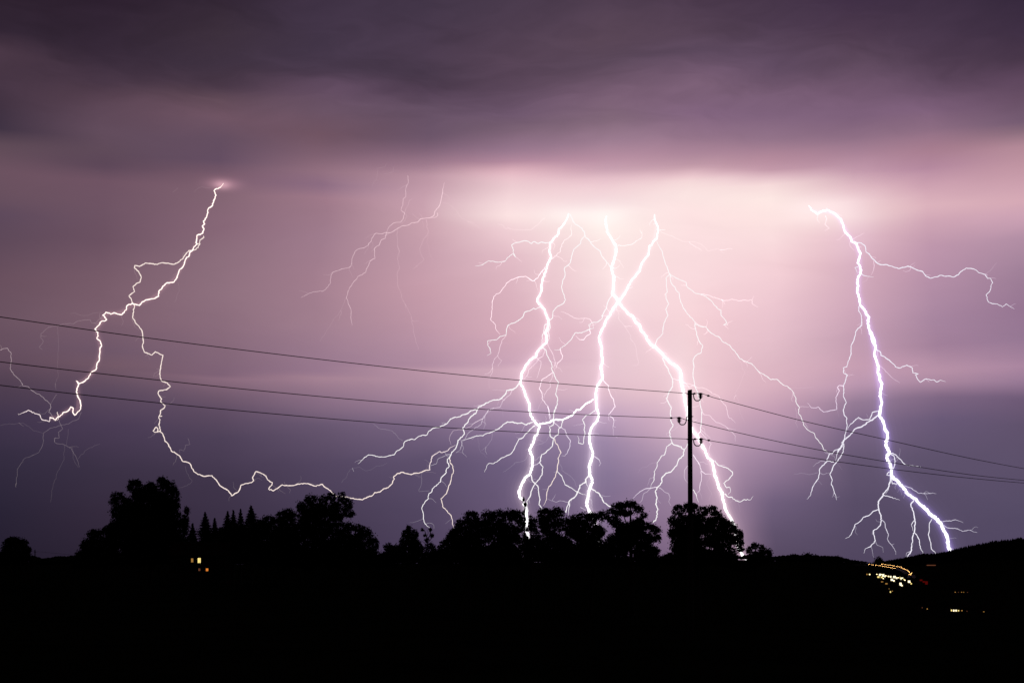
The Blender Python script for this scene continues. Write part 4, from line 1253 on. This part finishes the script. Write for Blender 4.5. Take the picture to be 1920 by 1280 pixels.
def queue(pts, step, what, off):
    global proto
    q = resample(pts, step)[:20]
    print('QUEUE', len(q))
    for i, p in enumerate(q):
        t = q[min(i + 1, len(q) - 1)] - q[max(i - 1, 0)]
        if proto is None:
            c = proto = make_car()
        else:
            c = copy_tree(proto)
        c.location = p + Vector((0, off, -.54))
        # headlights turned towards the valley
        c.rotation_euler = (0, 0, math.atan2(t.y, t.x))
        c['label'] = 'car with warm headlights added for a light trail, %s from the left in the %s' % (ORD[min(i, 19)], what)
        c['category'] = 'car'
        c['group'] = 'cars added for light trails above the village'


queue([(1642,1056.5,1452),(1666,1058.5,1412),(1690,1063,1360),(1703,1069,1310),(1708,1074,1278),(1704,1079,1248)], 20.5, 'longer line', 0)
queue([(1626,1057.5,1470),(1648,1060,1420),(1676,1065.5,1352)], 19.5, 'shorter line', -6)

# street lamps
M_LAMP = glowing('street lamp glass', (1.0, .78, .40), 6.0, sample='AUTO')


def lamp(px, py, d, label, first=[None]):
    d = hit(px, py, 5.5)
    p = at(px, py, d)
    H = 6.0
    r = empty('street_lamp', (p.x, p.y, p.z - H))
    tag(r, label, 'street lamp', 'street lamps of the lit village at right')
    MB().tube([Vector((.0, 1.0, 0)), Vector((0, 1.0, H - .5)), Vector((0, .7, H - .05)), Vector((0, .1, H + .05))], [.09, .07, .05, .045], 8).build('post', M_IRON, r)
    MB().box(-.2, -.5, H + .03, .2, .25, H + .14).build('hood', M_IRON, r)
    MB().lathe([(.05, -.32), (.26, -.22), (.34, 0), (.2, .03)], 12, (0, -.12, H)).build('lamp_glass', M_LAMP, r)


for i, (px, py, d, lab) in enumerate([
    (1644, 1075.5, 1085, 'small amber street lamp left of the brightest village building'),
    (1652, 1075.8, 1080, 'street lamp blazing before the left half of the brightest village building'),
    (1661, 1078.3, 1080, 'street lamp at the right end of the brightest village building'),
    (1665.5, 1079, 1045, 'street lamp over the left corner of the building with broken window rows'),
    (1684, 1082, 1040, 'street lamp between the broken window rows and the wide yellow window'),
    (1696.5, 1086.5, 1035, 'street lamp right of the wide yellow window'),
    (1656, 1083.5, 1000, 'street lamp below the brightest village building'),
    (1674, 1086.5, 1000, 'street lamp in the middle of the bright cluster'),
    (1689.5, 1095.5, 945, 'street lamp at the lowest house of the bright cluster'),
    (1705.5, 1090.5, 960, 'street lamp below the end of the curving road'),
    (1630.5, 1076, 1110, 'street lamp farthest left under the curving road')]):
    lamp(px, py, d, lab)

tree('dark tree in the village standing before the bright windows', 930, [(1664,1100,10,7),(1676,1098,8,8),(1683,1102,8,6),(1670,1104,16,7)], 'trees in the village at right')
tree('dark tree right of the red-glowing village house', 940, [(1718,1096,9,7),(1722,1102,12,7)], 'trees in the village at right')
